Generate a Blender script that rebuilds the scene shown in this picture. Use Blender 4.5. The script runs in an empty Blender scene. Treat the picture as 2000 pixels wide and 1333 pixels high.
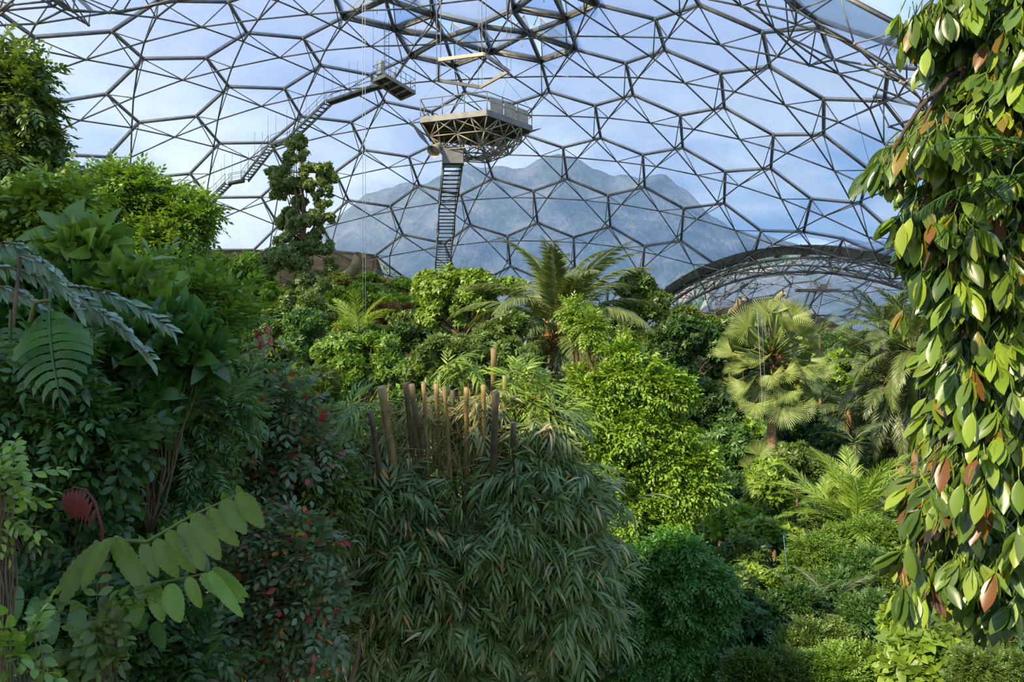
import bpy, bmesh, math, random
import numpy as np
from mathutils import Vector, Matrix

# ------------------------------------------------------------------ helpers
F, CX, CY = 1500.0, 1000.0, 666.5
SC = bpy.context.scene
COL = SC.collection
rng = np.random.default_rng(11)

def at(px, py, D):
    return np.array([(px - CX) / F * D, D, (CY - py) / F * D])

def nrm(a):
    a = np.asarray(a, float)
    return a / (np.linalg.norm(a, axis=-1, keepdims=True) + 1e-12)

def col(h, k=1.0):
    h = h.lstrip('#')
    c = [int(h[i:i + 2], 16) / 255 for i in (0, 2, 4)]
    return tuple((x / 12.92 if x < .04045 else ((x + .055) / 1.055) ** 2.4) * k for x in c) + (1,)

class MB:
    """collects vertices and faces, links them as one mesh object"""
    def __init__(s):
        s.v = []; s.f = {}; s.n = 0
    def add(s, v, *faces):
        v = np.asarray(v, float).reshape(-1, 3)
        for f in faces:
            f = np.asarray(f, int)
            if f.size:
                s.f.setdefault(f.shape[1], []).append(f + s.n)
        s.v.append(v); s.n += len(v)
        return s
    def tpl(s):
        return np.concatenate(s.v), {k: np.concatenate(a) for k, a in s.f.items()}
    def mesh(s, name, mat, smooth=True):
        me = bpy.data.meshes.new(name)
        if not s.v:
            return me
        v, fs = s.tpl()
        me.vertices.add(len(v)); me.vertices.foreach_set('co', v.astype(np.float32).ravel())
        loops = np.concatenate([a.ravel() for a in fs.values()])
        tot = np.concatenate([np.full(len(a), k) for k, a in fs.items()])
        me.loops.add(len(loops)); me.loops.foreach_set('vertex_index', loops.astype(np.int32))
        me.polygons.add(len(tot))
        st = np.concatenate([[0], np.cumsum(tot)[:-1]])
        me.polygons.foreach_set('loop_start', st.astype(np.int32))
        me.polygons.foreach_set('loop_total', tot.astype(np.int32))
        me.polygons.foreach_set('use_smooth', np.full(len(tot), smooth))
        me.materials.append(mat)
        me.update(calc_edges=True)
        return me
    def build(s, name, mat, parent=None, smooth=True):
        me = s.mesh(name, mat, smooth)
        return link(name, me, parent)

def link(name, me, parent=None):
    o = bpy.data.objects.new(name, me); COL.objects.link(o)
    if parent is not None:
        o.parent = parent
        if parent.type == 'EMPTY':
            o.matrix_parent_inverse = parent_inv(parent)
    return o

def parent_inv(p):
    return (Matrix.Translation(p.location) @ p.rotation_euler.to_matrix().to_4x4() @ Matrix.Diagonal((*p.scale, 1))).inverted()

def tag(o, label=None, cat=None, group=None, kind=None):
    if label: o['label'] = label
    if cat: o['category'] = cat
    if group: o['group'] = group
    if kind: o['kind'] = kind
    return o

def empty(name, loc, label, cat, group=None, kind=None):
    o = bpy.data.objects.new(name, None); COL.objects.link(o)
    o.location = [float(x) for x in loc]; o.empty_display_size = .2
    return tag(o, label, cat, group, kind)

def place(mesh_list, name, loc, rz, sc, label, cat, group=None, tilt=(0, 0)):
    """a thing made of shared meshes: list of (part name, mesh)"""
    o = bpy.data.objects.new(name, None); COL.objects.link(o)
    o.location = [float(x) for x in loc]; o.rotation_euler = (tilt[0], tilt[1], rz)
    o.scale = (sc, sc, sc) if np.isscalar(sc) else tuple(sc)
    tag(o, label, cat, group)
    for pn, me in mesh_list:
        c = bpy.data.objects.new(pn, me); COL.objects.link(c); c.parent = o
    return o

def frame(d, up=(0, 0, 1)):
    d = nrm(d); up = np.broadcast_to(np.asarray(up, float), d.shape)
    x = np.cross(d, up); bad = np.linalg.norm(x, axis=-1) < 1e-4
    if bad.ndim == 0:
        if bad: x = np.cross(d, np.array([1.0, 0, 0]))
    else:
        x[bad] = np.cross(d[bad], np.array([1.0, 0, 0]))
    x = nrm(x); z = np.cross(x, d)
    return x, z

def tube(m, pts, r, n=6, cap=True):
    pts = np.asarray(pts, float); k = len(pts)
    r = np.broadcast_to(np.asarray(r, float), (k,))
    t = np.gradient(pts, axis=0) if k > 2 else np.repeat([pts[-1] - pts[0]], k, 0)
    t = nrm(t)
    x, z = frame(t[0]); X = [x]
    for i in range(1, k):
        x = x - t[i] * (x @ t[i]); x = x / (np.linalg.norm(x) + 1e-9); X.append(x)
    X = np.array(X); Z = np.cross(X, t)
    a = np.linspace(0, 2 * np.pi, n, endpoint=False)
    v = pts[:, None] + r[:, None, None] * (np.cos(a)[None, :, None] * X[:, None] + np.sin(a)[None, :, None] * Z[:, None])
    i = np.arange(n); j = (i + 1) % n
    q = np.concatenate([np.stack([s * n + i, s * n + j, (s + 1) * n + j, (s + 1) * n + i], 1) for s in range(k - 1)])
    fs = [q]
    if cap:
        fs += [np.arange(n)[None, ::-1], (np.arange(n) + (k - 1) * n)[None]]
    m.add(v, *fs)
    return m

def bars(m, A, B, r, n=6):
    """many straight round bars"""
    A = np.asarray(A, float).reshape(-1, 3); B = np.asarray(B, float).reshape(-1, 3)
    if not len(A): return m
    x, z = frame(B - A)
    a = np.linspace(0, 2 * np.pi, n, endpoint=False); k = len(A)
    r = np.broadcast_to(np.asarray(r, float), (k,))
    ring = r[:, None, None] * (np.cos(a)[None, :, None] * x[:, None] + np.sin(a)[None, :, None] * z[:, None])
    v = np.concatenate([A[:, None] + ring, B[:, None] + ring], 1)
    i = np.arange(n); j = (i + 1) % n
    q = np.stack([i, j, j + n, i + n], 1)
    off = (np.arange(k) * 2 * n)[:, None, None]
    m.add(v, (q[None] + off).reshape(-1, 4), ((i + n)[None, None] + off).reshape(-1, n), (i[::-1][None, None] + off).reshape(-1, n))
    return m

BOXF = np.array([[0, 1, 3, 2], [4, 6, 7, 5], [0, 4, 5, 1], [2, 3, 7, 6], [0, 2, 6, 4], [1, 5, 7, 3]])
def box(m, c, ax, ay, az):
    """box from centre and three half-axis vectors"""
    c, ax, ay, az = [np.asarray(q, float) for q in (c, ax, ay, az)]
    v = [c + sx * ax + sy * ay + sz * az for sx in (-1, 1) for sy in (-1, 1) for sz in (-1, 1)]
    m.add(v, BOXF); return m

def beam(m, a, b, w, h, up=(0, 0, 1)):
    a = np.asarray(a, float); b = np.asarray(b, float)
    x, z = frame(b - a, up)
    return box(m, (a + b) / 2, x * w / 2, (b - a) / 2, z * h / 2)

def inst(m, tpl, loc, d, up, s):
    """copies of a template: its +Y goes along d, its +Z near up"""
    V, FS = tpl
    loc = np.asarray(loc, float).reshape(-1, 3); k = len(loc)
    d = nrm(np.broadcast_to(d, (k, 3)).copy()); up = np.broadcast_to(up, (k, 3)).copy()
    x, z = frame(d, up)
    s = np.broadcast_to(np.asarray(s, float), (k,))
    M = np.stack([x, d, z], 1) * s[:, None, None]
    v = np.einsum('nj,kjc->knc', V, M) + loc[:, None]
    off = (np.arange(k) * len(V))[:, None, None]
    m.add(v, *[(f[None] + off).reshape(-1, f.shape[1]) for f in FS.values()])
    return m

# ------------------------------------------------------------------ materials
def newmat(name):
    m = bpy.data.materials.new(name); m.use_nodes = True
    nt = m.node_tree; nt.nodes.clear()
    out = nt.nodes.new('ShaderNodeOutputMaterial')
    return m, nt, out

def N(nt, t, **kw):
    n = nt.nodes.new(t)
    for k, v in kw.items():
        if k.startswith('i_'):
            n.inputs[k[2:].replace('_', ' ')].default_value = v
        else:
            setattr(n, k, v)
    return n

def ramp(nt, src, stops, interp='LINEAR'):
    r = nt.nodes.new('ShaderNodeValToRGB'); r.color_ramp.interpolation = interp
    e = r.color_ramp.elements
    while len(e) < len(stops): e.new(.5)
    for el, (p, c) in zip(e, stops):
        el.position = p; el.color = c
    nt.links.new(src, r.inputs[0]); return r.outputs[0]

def leafmat(name, cols, accent=None, rough=.42, trans=.35, spec=.5, k=1.15, rib=0.0):
    """leaf: random hue per leaf, some light coming through"""
    m, nt, out = newmat(name); L = nt.links.new
    geo = N(nt, 'ShaderNodeNewGeometry')
    st = [(i / max(1, len(cols) - 1) * (.94 if accent else 1), col(c, k)) for i, c in enumerate(cols)]
    if accent:
        n = len(accent[1]); p = accent[0]
        st[-1] = (1 - p - .002, st[-1][1])
        st += [(1 - p + p * i / n, col(c, k)) for i, c in enumerate(accent[1])]
    c = ramp(nt, geo.outputs['Random Per Island'], st)
    # small blotches on the blade
    tc = N(nt, 'ShaderNodeTexCoord'); no = N(nt, 'ShaderNodeTexNoise', i_Scale=9.0, i_Detail=2.0)
    L(tc.outputs['Object'], no.inputs['Vector'])
    hs = N(nt, 'ShaderNodeHueSaturation'); L(c, hs.inputs['Color'])
    mp = N(nt, 'ShaderNodeMapRange'); mp.inputs['To Min'].default_value = .75; mp.inputs['To Max'].default_value = 1.25
    L(no.outputs[0], mp.inputs['Value']); L(mp.outputs[0], hs.inputs['Value'])
    c = hs.outputs[0]
    p = N(nt, 'ShaderNodeBsdfPrincipled'); p.inputs['Roughness'].default_value = rough
    p.inputs['Specular IOR Level'].default_value = spec
    L(c, p.inputs['Base Color'])
    t = N(nt, 'ShaderNodeBsdfTranslucent')
    g = N(nt, 'ShaderNodeMix', data_type='RGBA', blend_type='MULTIPLY'); g.inputs['Factor'].default_value = 1
    L(c, g.inputs[6]); g.inputs[7].default_value = (1.35, 1.3, .5, 1); L(g.outputs[2], t.inputs['Color'])
    mx = N(nt, 'ShaderNodeMixShader'); mx.inputs[0].default_value = trans
    L(p.outputs[0], mx.inputs[1]); L(t.outputs[0], mx.inputs[2]); L(mx.outputs[0], out.inputs[0])
    if rib:
        w = N(nt, 'ShaderNodeTexNoise', i_Scale=rib, i_Detail=2.0); L(tc.outputs['Object'], w.inputs['Vector'])
        b = N(nt, 'ShaderNodeBump', i_Strength=.35, i_Distance=.01); L(w.outputs[0], b.inputs['Height'])
        L(b.outputs[0], p.inputs['Normal'])
    return m

def solid(name, c1, c2=None, rough=.6, metal=0, scale=3.0, stretch=(1, 1, 1), bump=0, k=1.0, spec=.4):
    m, nt, out = newmat(name); L = nt.links.new
    p = N(nt, 'ShaderNodeBsdfPrincipled'); p.inputs['Roughness'].default_value = rough; p.inputs['Metallic'].default_value = metal
    p.inputs['Specular IOR Level'].default_value = spec
    tc = N(nt, 'ShaderNodeTexCoord'); mp = N(nt, 'ShaderNodeMapping'); mp.inputs['Scale'].default_value = stretch
    L(tc.outputs['Object'], mp.inputs[0])
    no = N(nt, 'ShaderNodeTexNoise', i_Scale=scale, i_Detail=5.0); L(mp.outputs[0], no.inputs['Vector'])
    L(ramp(nt, no.outputs[0], [(.3, col(c1, k)), (.7, col(c2 or c1, k))]), p.inputs['Base Color'])
    if bump:
        b = N(nt, 'ShaderNodeBump', i_Strength=bump, i_Distance=.05); L(no.outputs[0], b.inputs['Height']); L(b.outputs[0], p.inputs['Normal'])
    L(p.outputs[0], out.inputs[0]); return m

M = {}
M['steel'] = solid('galvanised_steel', '#7b7a72', '#5d5f5e', rough=.5, metal=.25, scale=2)
M['steel_light'] = solid('pale_steel', '#a59c86', '#837e70', rough=.55, metal=.2, scale=2)
M['steel_dark'] = solid('dark_steel', '#4a4a45', '#33332f', rough=.55, metal=.2, scale=3)
M['white'] = solid('white_sheet_metal', '#cfd0c8', '#b4b5ad', rough=.4)
M['rope'] = solid('rope', '#9fa4a6', '#80868a', rough=.7)
M['blue_rope'] = solid('blue_rope', '#5a7f9c', '#3e5f80', rough=.7)
M['duct'] = solid('duct_sheet', '#a79a74', '#7c7760', rough=.5, metal=.1, scale=1.2)
M['bark'] = solid('bark', '#7a6448', '#4d3e2c', rough=.9, scale=9, stretch=(1, 1, .3), bump=.6)
M['bark_dark'] = solid('dark_bark', '#4f4130', '#2e261c', rough=.9, scale=9, stretch=(1, 1, .3), bump=.5)
M['palm_bark'] = solid('palm_bark', '#a98a62', '#6d5538', rough=.9, scale=7, stretch=(1, 1, 4), bump=.8)
M['fibre'] = solid('palm_fibre', '#b98d55', '#7c5633', rough=.9, scale=10, stretch=(3, 3, .4), bump=.8)
M['stem'] = solid('green_stem', '#6f7d35', '#556228', rough=.6)
M['culm'] = solid('bamboo_culm', '#a88d56', '#6e5f3a', rough=.55, scale=5, stretch=(2, 2, .5))
M['culm_dark'] = solid('dark_bamboo_culm', '#6b5f44', '#443d2c', rough=.6, scale=5, stretch=(2, 2, .5))
M['culm_green'] = solid('green_bamboo_culm', '#8f9446', '#6a7034', rough=.5, scale=5)

def film():
    m, nt, out = newmat('film_cushion'); L = nt.links.new
    tc = N(nt, 'ShaderNodeTexCoord')
    tr = N(nt, 'ShaderNodeBsdfTransparent'); tr.inputs[0].default_value = (.84, .92, .98, 1)
    tl = N(nt, 'ShaderNodeBsdfTranslucent'); tl.inputs[0].default_value = (.88, .92, .96, 1)
    df = N(nt, 'ShaderNodeBsdfDiffuse'); df.inputs[0].default_value = (.88, .92, .96, 1)
    gl = N(nt, 'ShaderNodeBsdfGlossy'); gl.inputs['Roughness'].default_value = .12
    # wrinkles and wiping streaks
    mp = N(nt, 'ShaderNodeMapping'); mp.inputs['Scale'].default_value = (2.2, 2.2, .25); L(tc.outputs['Object'], mp.inputs[0])
    no = N(nt, 'ShaderNodeTexNoise', i_Scale=1.6, i_Detail=6.0, i_Distortion=1.2); L(mp.outputs[0], no.inputs['Vector'])
    no2 = N(nt, 'ShaderNodeTexNoise', i_Scale=.35, i_Detail=3.0); L(tc.outputs['Object'], no2.inputs['Vector'])
    b = N(nt, 'ShaderNodeBump', i_Strength=.25, i_Distance=.1); L(no.outputs[0], b.inputs['Height']); L(b.outputs[0], gl.inputs['Normal'])
    mr = N(nt, 'ShaderNodeMapRange'); mr.inputs['From Min'].default_value = .35; mr.inputs['From Max'].default_value = .75
    mr.inputs['To Min'].default_value = FILM_MIN; mr.inputs['To Max'].default_value = FILM_MAX
    ad = N(nt, 'ShaderNodeMath', operation='ADD'); ml = N(nt, 'ShaderNodeMath', operation='MULTIPLY'); ml.inputs[1].default_value = .5
    L(no.outputs[0], ad.inputs[0]); L(no2.outputs[0], ad.inputs[1]); L(ad.outputs[0], ml.inputs[0]); L(ml.outputs[0], mr.inputs['Value'])
    a = N(nt, 'ShaderNodeMixShader'); a.inputs[0].default_value = .5; L(tl.outputs[0], a.inputs[1]); L(df.outputs[0], a.inputs[2])
    mx = N(nt, 'ShaderNodeMixShader'); L(mr.outputs[0], mx.inputs[0]); L(tr.outputs[0], mx.inputs[1]); L(a.outputs[0], mx.inputs[2])
    fr = N(nt, 'ShaderNodeLayerWeight', i_Blend=.22); fm = N(nt, 'ShaderNodeMath', operation='MULTIPLY'); fm.inputs[1].default_value = .35
    L(fr.outputs['Facing'], fm.inputs[0])
    m2 = N(nt, 'ShaderNodeMixShader'); L(fm.outputs[0], m2.inputs[0]); L(mx.outputs[0], m2.inputs[1]); L(gl.outputs[0], m2.inputs[2])
    L(m2.outputs[0], out.inputs[0]); return m
FILM_MIN, FILM_MAX = .30, .52
M['film'] = film()

def concrete():
    m, nt, out = newmat('stained_concrete'); L = nt.links.new
    p = N(nt, 'ShaderNodeBsdfPrincipled'); p.inputs['Roughness'].default_value = .85
    tc = N(nt, 'ShaderNodeTexCoord')
    br = N(nt, 'ShaderNodeTexBrick'); br.offset = 0; br.inputs['Scale'].default_value = 1
    br.inputs['Brick Width'].default_value = 3.2; br.inputs['Row Height'].default_value = 1.6; br.inputs['Mortar Size'].default_value = .03
    br.inputs['Color1'].default_value = col('#a08c6c'); br.inputs['Color2'].default_value = col('#857660'); br.inputs['Mortar'].default_value = col('#4a4234')
    mp = N(nt, 'ShaderNodeMapping'); mp.inputs['Rotation'].default_value = (math.pi / 2, 0, 0); L(tc.outputs['Object'], mp.inputs[0]); L(mp.outputs[0], br.inputs[0])
    no = N(nt, 'ShaderNodeTexNoise', i_Scale=.5, i_Detail=8.0); L(tc.outputs['Object'], no.inputs[0])
    g = N(nt, 'ShaderNodeMix', data_type='RGBA', blend_type='MULTIPLY'); g.inputs['Factor'].default_value = .8
    L(br.outputs[0], g.inputs[6]); L(ramp(nt, no.outputs[0], [(.35, col('#6a6050')), (.65, col('#f0e6d8'))]), g.inputs[7]); L(g.outputs[2], p.inputs[0])
    L(p.outputs[0], out.inputs[0]); return m
M['concrete'] = concrete()
M['soil'] = solid('leaf_litter_soil', '#3a3322', '#232a14', rough=.95, scale=1.5, bump=.5)
M['hill'] = solid('wooded_hillside', '#4f5a3c', '#2c3a2a', rough=.95, scale=.22, bump=0)

# ------------------------------------------------------------------ terrain
def ground(x, y):
    x = np.asarray(x, float); y = np.asarray(y, float)
    zl = np.interp(y, [-40, 0, 15, 30, 45, 60, 75, 88, 96, 200], [-3, -8, -11, -12.5, -11, -7, -1.5, 4.5, 7.2, 8])
    zr = np.interp(y, [-40, 0, 15, 30, 45, 60, 80, 100, 130, 200], [-5, -9, -12.5, -15, -15.5, -14, -9, -4, -1, 0])
    t = np.clip((x + 16) / 34, 0, 1); t = t * t * (3 - 2 * t)
    return zl * (1 - t) + zr * t + .35 * np.sin(x * .41 + y * .17) + .3 * np.sin(y * .5 - x * .23)

gx, gy = np.meshgrid(np.linspace(-75, 130, 124), np.linspace(-45, 185, 140), indexing='ij')
mb = MB(); ny = gx.shape[1]
ii = (np.arange(gx.shape[0] - 1)[:, None] * ny + np.arange(ny - 1)[None]).ravel()
mb.add(np.stack([gx, gy, ground(gx, gy)], -1), np.stack([ii, ii + ny, ii + ny + 1, ii + 1], 1))
tag(mb.build('ground', M['soil']), 'dark leaf-littered soil of the valley under the plants', 'ground', kind='structure')
# ------------------------------------------------------------------ the big dome
C1 = np.array([-6.929, 59.035, -34.281]); R1 = 62.626; DEP = 2.067
ARN = nrm(np.array([.8116, .5738, .11])); ARD = 73.37 / np.linalg.norm([.8116, .5738, .11])
_a = ARD - ARN @ C1; ARC = C1 + ARN * _a; ARH = math.sqrt(R1 * R1 - _a * _a)
C2 = ARC + ARN * 30; R2 = math.hypot(ARH, 30)
VD = """L0,0,208.5,184.7 R0,0,447,170 R-1,0,280,115.6 L1,-1,403,114 R-1,1,271.5,240 L1,0,383.7,227.8 R0,-1,481.8,64.8 L2,-2,592,75.3 R1,-1,627,128.5 L2,-1,555.4,174
L0,-1,219,62.4 R-1,-1,310,1.8 L1,-2,445.7,4.2 R1,0,588.6,227.7 L2,0,527.3,279.5 R0,1,429,280.5 L0,1,210,307.6 L1,1,371.4,340 L2,1,510,385.5 R0,2,409,387
L3,-2,723,147 R2,-1,751.5,199.5 L3,-1,685.6,239.5 R1,-2,669,35.5 L3,-3,771,60 R2,-2,801.5,111.5 L4,-3,887,131 R3,-2,909,181 R3,-3,959.5,103.5 L5,-4,1056.5,122
R4,-3,1072.5,180 L5,-3,1000,204 L6,-4,1162,207 R5,-4,1236,186 L6,-5,1222,124 R4,-4,1126,98 R5,-3,1173,270 L6,-3,1099,289 R4,-2,1022,263 R4,-1,963,349
L4,-1,798,307 R3,0,819,362.6 L5,-1,900,382 R2,0,713,294 L3,0,655,337 L4,0,761.7,404 R2,1,681,392 L3,1,628,438 R3,1,787,459 R4,0,919,440
L6,-2,1041.5,374 R5,-1,1050,436 L6,-1,990.7,462 R5,-2,1108,350 L7,-4,1255,303 R6,-3,1259,366 L7,-3,1187,382.6 R6,-2,1192,443 L7,-2,1120,464
L7,-5,1328,226 R6,-4,1333,289 R5,-5,1298,98 L7,-6,1407,143.6 R6,-5,1414,210 L6,-6,1280,38.5 R4,-5,1168,10.5 L5,-5,1105,38 R5,-6,1365,10.5 L7,-7,1489,64
R6,-6,1503,131 L8,-7,1608,194.5 R6,-7,1603,54 L8,-8,1734.5,129.6 R7,-7,1726,198 R7,-6,1608,263 L8,-6,1510,264.5 R7,-5,1505,329.4 L8,-5,1416,336
R7,-4,1414,397.7 L8,-4,1335,408 L8,-3,1259,481.5 R7,-3,1330,471 L9,-5,1486,451.5 R8,-5,1569,453.5 L10,-7,1758.5,469 R7,-8,1850,142 R8,-7,1806,348.6
L9,-7,1698,333 R8,-6,1680,397.7 L9,-6,1584,389 R2,2,654,491 L4,1,733,500 R1,2,544.5,441 L2,2,496,489 R0,3,412,489 R-2,0,66.6,73.6 L4,-4,937,51 R2,-3,848.6,31 R3,-4,1003,21
R1,1,563,336 L4,-2,843,219 R3,-1,862,276 L5,-2,942,284 L5,0,868,476 R-1,2,260,351 R-2,1,60,208 R5,0,997,521 L-1,-1,-40,-2 L-1,0,12,132"""
WD = """L0,0,1581.7,597 R0,0,1682.6,596 R-1,0,1607.7,570 L1,-1,1664.4,569 R-1,1,1595,616.5 L1,0,1648,619 L0,-1,1589,550 R-1,-1,1628,530 R0,-1,1698,548
L-1,0,1511,577 R-2,0,1544.5,554.5 L-2,0,1445,568 R-3,0,1476.5,543.5 L-1,-1,1527.5,536.7 R-3,1,1462,585 L-3,0,1383.5,572 R-4,1,1398.5,582 L-3,1,1367,610
L2,-2,1757,554 R1,-1,1774.7,581 L2,-1,1736,600.7 R1,0,1752,630.7 L2,0,1721,650 R0,1,1664.5,645 L1,-2,1690,538 L-2,-1,1463,534.5"""
def rdv(s):
    d = {}
    for w in s.split():
        i, j, x, y = w[1:].split(','); d[(w[0], int(i), int(j))] = (float(x), float(y))
    return d
def onsphere(px, py, C, R):
    d = at(px, py, 1.0); A = d @ d; B = d @ C
    return d * ((B + math.sqrt(max(B * B - A * (C @ C - R * R), 0))) / A)
def nbs(v):
    t, i, j = v
    return [('R', i - 1, j), ('R', i - 1, j + 1), ('R', i - 2, j + 1)] if t == 'L' else [('L', i + 1, j - 1), ('L', i + 1, j), ('L', i + 2, j - 1)]
def cellv(i, j):
    return [('L', i, j), ('R', i - 1, j), ('L', i + 1, j - 1), ('R', i, j), ('L', i + 1, j), ('R', i - 1, j + 1)]

def lattice(data, C, R, keep, side, rounds=9, edge=5.0, relax=False):
    Pn = {k: onsphere(x, y, C, R) for k, (x, y) in data.items()}
    fixed = set(Pn)
    for _ in range(rounds):
        new = {}
        for v, p in Pn.items():
            ns = nbs(v); have = [n for n in ns if n in Pn]; miss = [n for n in ns if n not in Pn]
            if len(have) == 2 and len(miss) == 1:
                q = p + nrm(p - (Pn[have[0]] + Pn[have[1]]) / 2) * edge
                new.setdefault(miss[0], []).append(q)
            elif len(have) == 1 and len(miss) == 2:
                u = nrm(p - Pn[have[0]]); r = nrm(p - C); w = nrm(np.cross(r, u))
                # turn sense: neighbours listed in a fixed rotational order
                o = ns.index(have[0])
                for kk, n in enumerate(ns):
                    if n in Pn: continue
                    s = 1 if (kk - o) % 3 == 1 else -1
                    new.setdefault(n, []).append(p + edge * (u * .5 + SENSE * s * w * .866))
        for n, l in new.items():
            q = C + nrm(np.mean(l, 0) - C) * R
            if keep(q): Pn[n] = q
    for _ in range(60):
        upd = {}
        for v in Pn:
            if v in fixed: continue
            f = np.zeros(3); p = Pn[v]; have = [n for n in nbs(v) if n in Pn]
            for n in have:
                dlt = Pn[n] - p; L = np.linalg.norm(dlt); f += dlt / L * (L - edge) * .3
            if len(have) == 3: f += (sum(Pn[n] for n in have) / 3 - p) * .3
            upd[v] = C + nrm(p + f - C) * R
        Pn.update(upd)
    return Pn
SENSE = 1
def zbase(x):
    return np.interp(x, [-60, -20.5, -18.5, -14, 0, 20], [10, 10.2, 8, 4.5, -3, -5])
def keep1(q):
    if q[1] < 4: return False
    px = CX + F * q[0] / q[1]; py = CY - F * q[2] / q[1]
    return -420 < px < 2450 and py > -420 and q[2] > zbase(q[0]) - 4 and ARN @ q < ARD + 5
def keep2(q):
    px = CX + F * q[0] / q[1]
    return px < 2150 and q[2] > -8 and ARN @ q > ARD - 5 and q[1] > 60
# find the turning sense from a vertex with three known neighbours
_V = rdv(VD); _c = {k: onsphere(x, y, C1, R1) for k, (x, y) in _V.items()}
_v = ('R', 0, 0); _n = [_c[n] for n in nbs(_v)]; _p = _c[_v]
_u = nrm(_p - _n[0]); _w = nrm(np.cross(nrm(_p - C1), _u))
SENSE = 1 if (_n[1] - _p) @ _w > 0 else -1

VENTS = {(2, -3), (3, -3), (4, -4), (4, -5)}
def clip_seg(a, b, side):
    da, db = (ARN @ a - ARD) * side, (ARN @ b - ARD) * side
    if da < 0 and db < 0: return None
    if da >= 0 and db >= 0: return a, b
    t = da / (da - db); m = a + (b - a) * t
    return (a, m) if da >= 0 else (m, b)

def dome(data, C, R, keep, side, rounds, rad, wname, root, has_vents):
    P = lattice(data, C, R, keep, side, rounds)
    edges = sorted({tuple(sorted((v, n))) for v in P for n in nbs(v) if n in P})
    cells = set()
    for (t, i, j) in P:
        for c in ([(i, j), (i - 1, j), (i - 1, j + 1)] if t == 'L' else [(i, j), (i + 1, j - 1), (i + 1, j)]):
            if all(v in P for v in cellv(*c)): cells.add(c)
    inn = {}
    for a, b in edges:
        m = (P[a] + P[b]) / 2; inn[(a, b)] = C + nrm(m - C) * (R - DEP)
    ok = lambda z, x: z > zbase(x) - .3 if has_vents else z > -6
    A, B = [], []
    for a, b in edges:
        s = clip_seg(P[a], P[b], side)
        if s is not None and (ok(P[a][2], P[a][0]) or ok(P[b][2], P[b][0])): A.append(s[0]); B.append(s[1])
    A, B = np.array(A), np.array(B)
    m = bars(MB(), A, B, rad * 1.25, 10)
    up = nrm((A + B) / 2 - C)
    for a, b, u in zip(A, B, up):                         # clamping rails that hold the film
        x, _ = frame(b - a, u)
        for s in (-1, 1): bars(m, a + u * rad * 1.6 + x * s * rad * .9, b + u * rad * 1.6 + x * s * rad * .9, rad * .4, 5)
    m.build('hexagon_beams', M['steel'], root)
    # inner net: every inner node joined to the four around it, and up to both ends of its beam
    I1, I2, D1, D2 = [], [], [], []
    for v in P:
        ks = [k for k in (tuple(sorted((v, n))) for n in nbs(v)) if k in inn]
        for a in range(len(ks)):
            for b in range(a + 1, len(ks)):
                s = clip_seg(inn[ks[a]], inn[ks[b]], side)
                if s is not None and ok(s[0][2], s[0][0]): I1.append(s[0]); I2.append(s[1])
    for (a, b), q in inn.items():
        for v in (a, b):
            s = clip_seg(P[v], q, side)
            if s is not None and ok(P[v][2], P[v][0]): D1.append(s[0]); D2.append(s[1])
    bars(MB(), I1, I2, rad * .72, 8).build('inner_net_bars', M['steel'], root)
    bars(MB(), D1, D2, rad * .52, 6).build('diagonal_bars', M['steel'], root)
    # nodes
    nb = MB(); bm = bmesh.new(); bmesh.ops.create_icosphere(bm, subdivisions=2, radius=1)
    sv = np.array([v.co[:] for v in bm.verts]); sf = np.array([[v.index for v in f.verts] for f in bm.faces]); bm.free()
    for q, r in [(p, rad * 1.9) for p in P.values()] + [(p, rad * 1.25) for p in inn.values()]:
        if (ARN @ q - ARD) * side > 0 and ok(q[2], q[0]): nb.add(sv * r + q, sf)
    nb.build('ball_nodes', M['steel_light'], root)
    # film cushions
    k = 0
    for c in sorted(cells):
        V = np.array([P[v] for v in cellv(*c)]); ctr = V.mean(0)
        dist = (V @ ARN - ARD) * side
        if dist.max() < 0: continue
        if not (ok(V[:, 2].min(), ctr[0])): 
            if V[:, 2].max() < zbase(ctr[0]) + 1 or not has_vents: continue
        if has_vents and c in VENTS: vent(V, C, root, c); continue
        n = nrm(ctr - C); w = MB(); G = 7
        pts = []; fs = []; ix = {}
        for layer, amp in ((0, .75), (1, -.3)):
            ix = {}; base = len(pts)
            for s in range(6):
                a, b = V[s], V[(s + 1) % 6]
                for u in range(G + 1):
                    for t in range(G + 1 - u):
                        key = tuple(np.round((ctr * (G - u - t) + a * u + b * t) / G, 4))
                        if key not in ix:
                            ix[key] = len(pts); r = (u + t) / G
                            inset = ctr + (np.array(key) - ctr) * .985
                            pts.append(inset + n * (amp * (1 - r ** 2.2) + .16 + (.02 if layer == 0 else -.02)))
                K = lambda u, t: ix[tuple(np.round((ctr * (G - u - t) + a * u + b * t) / G, 4))]
                for u in range(G):
                    for t in range(G - u):
                        fs.append([K(u, t), K(u + 1, t), K(u, t + 1)])
                        if u + t < G - 1: fs.append([K(u + 1, t), K(u + 1, t + 1), K(u, t + 1)])
        w.add(pts, fs); me = w.mesh(wname, M['film'])
        if dist.min() < 0:
            bm = bmesh.new(); bm.from_mesh(me)
            bmesh.ops.bisect_plane(bm, geom=bm.verts[:] + bm.edges[:] + bm.faces[:], plane_co=ARN * ARD, plane_no=-ARN * side, clear_outer=True)
            bm.to_mesh(me); bm.free()
        k += 1
        o = link('window_%d' % (k + (0 if has_vents else 500)), me)
        tag(o, 'clear inflated hexagonal film cushion between steel beams of the ' + ('big dome' if has_vents else 'further dome beyond the arch'), 'dome window',
            'film cushions of the ' + ('big dome' if has_vents else 'further dome'), 'structure')
    return P, inn

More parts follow.
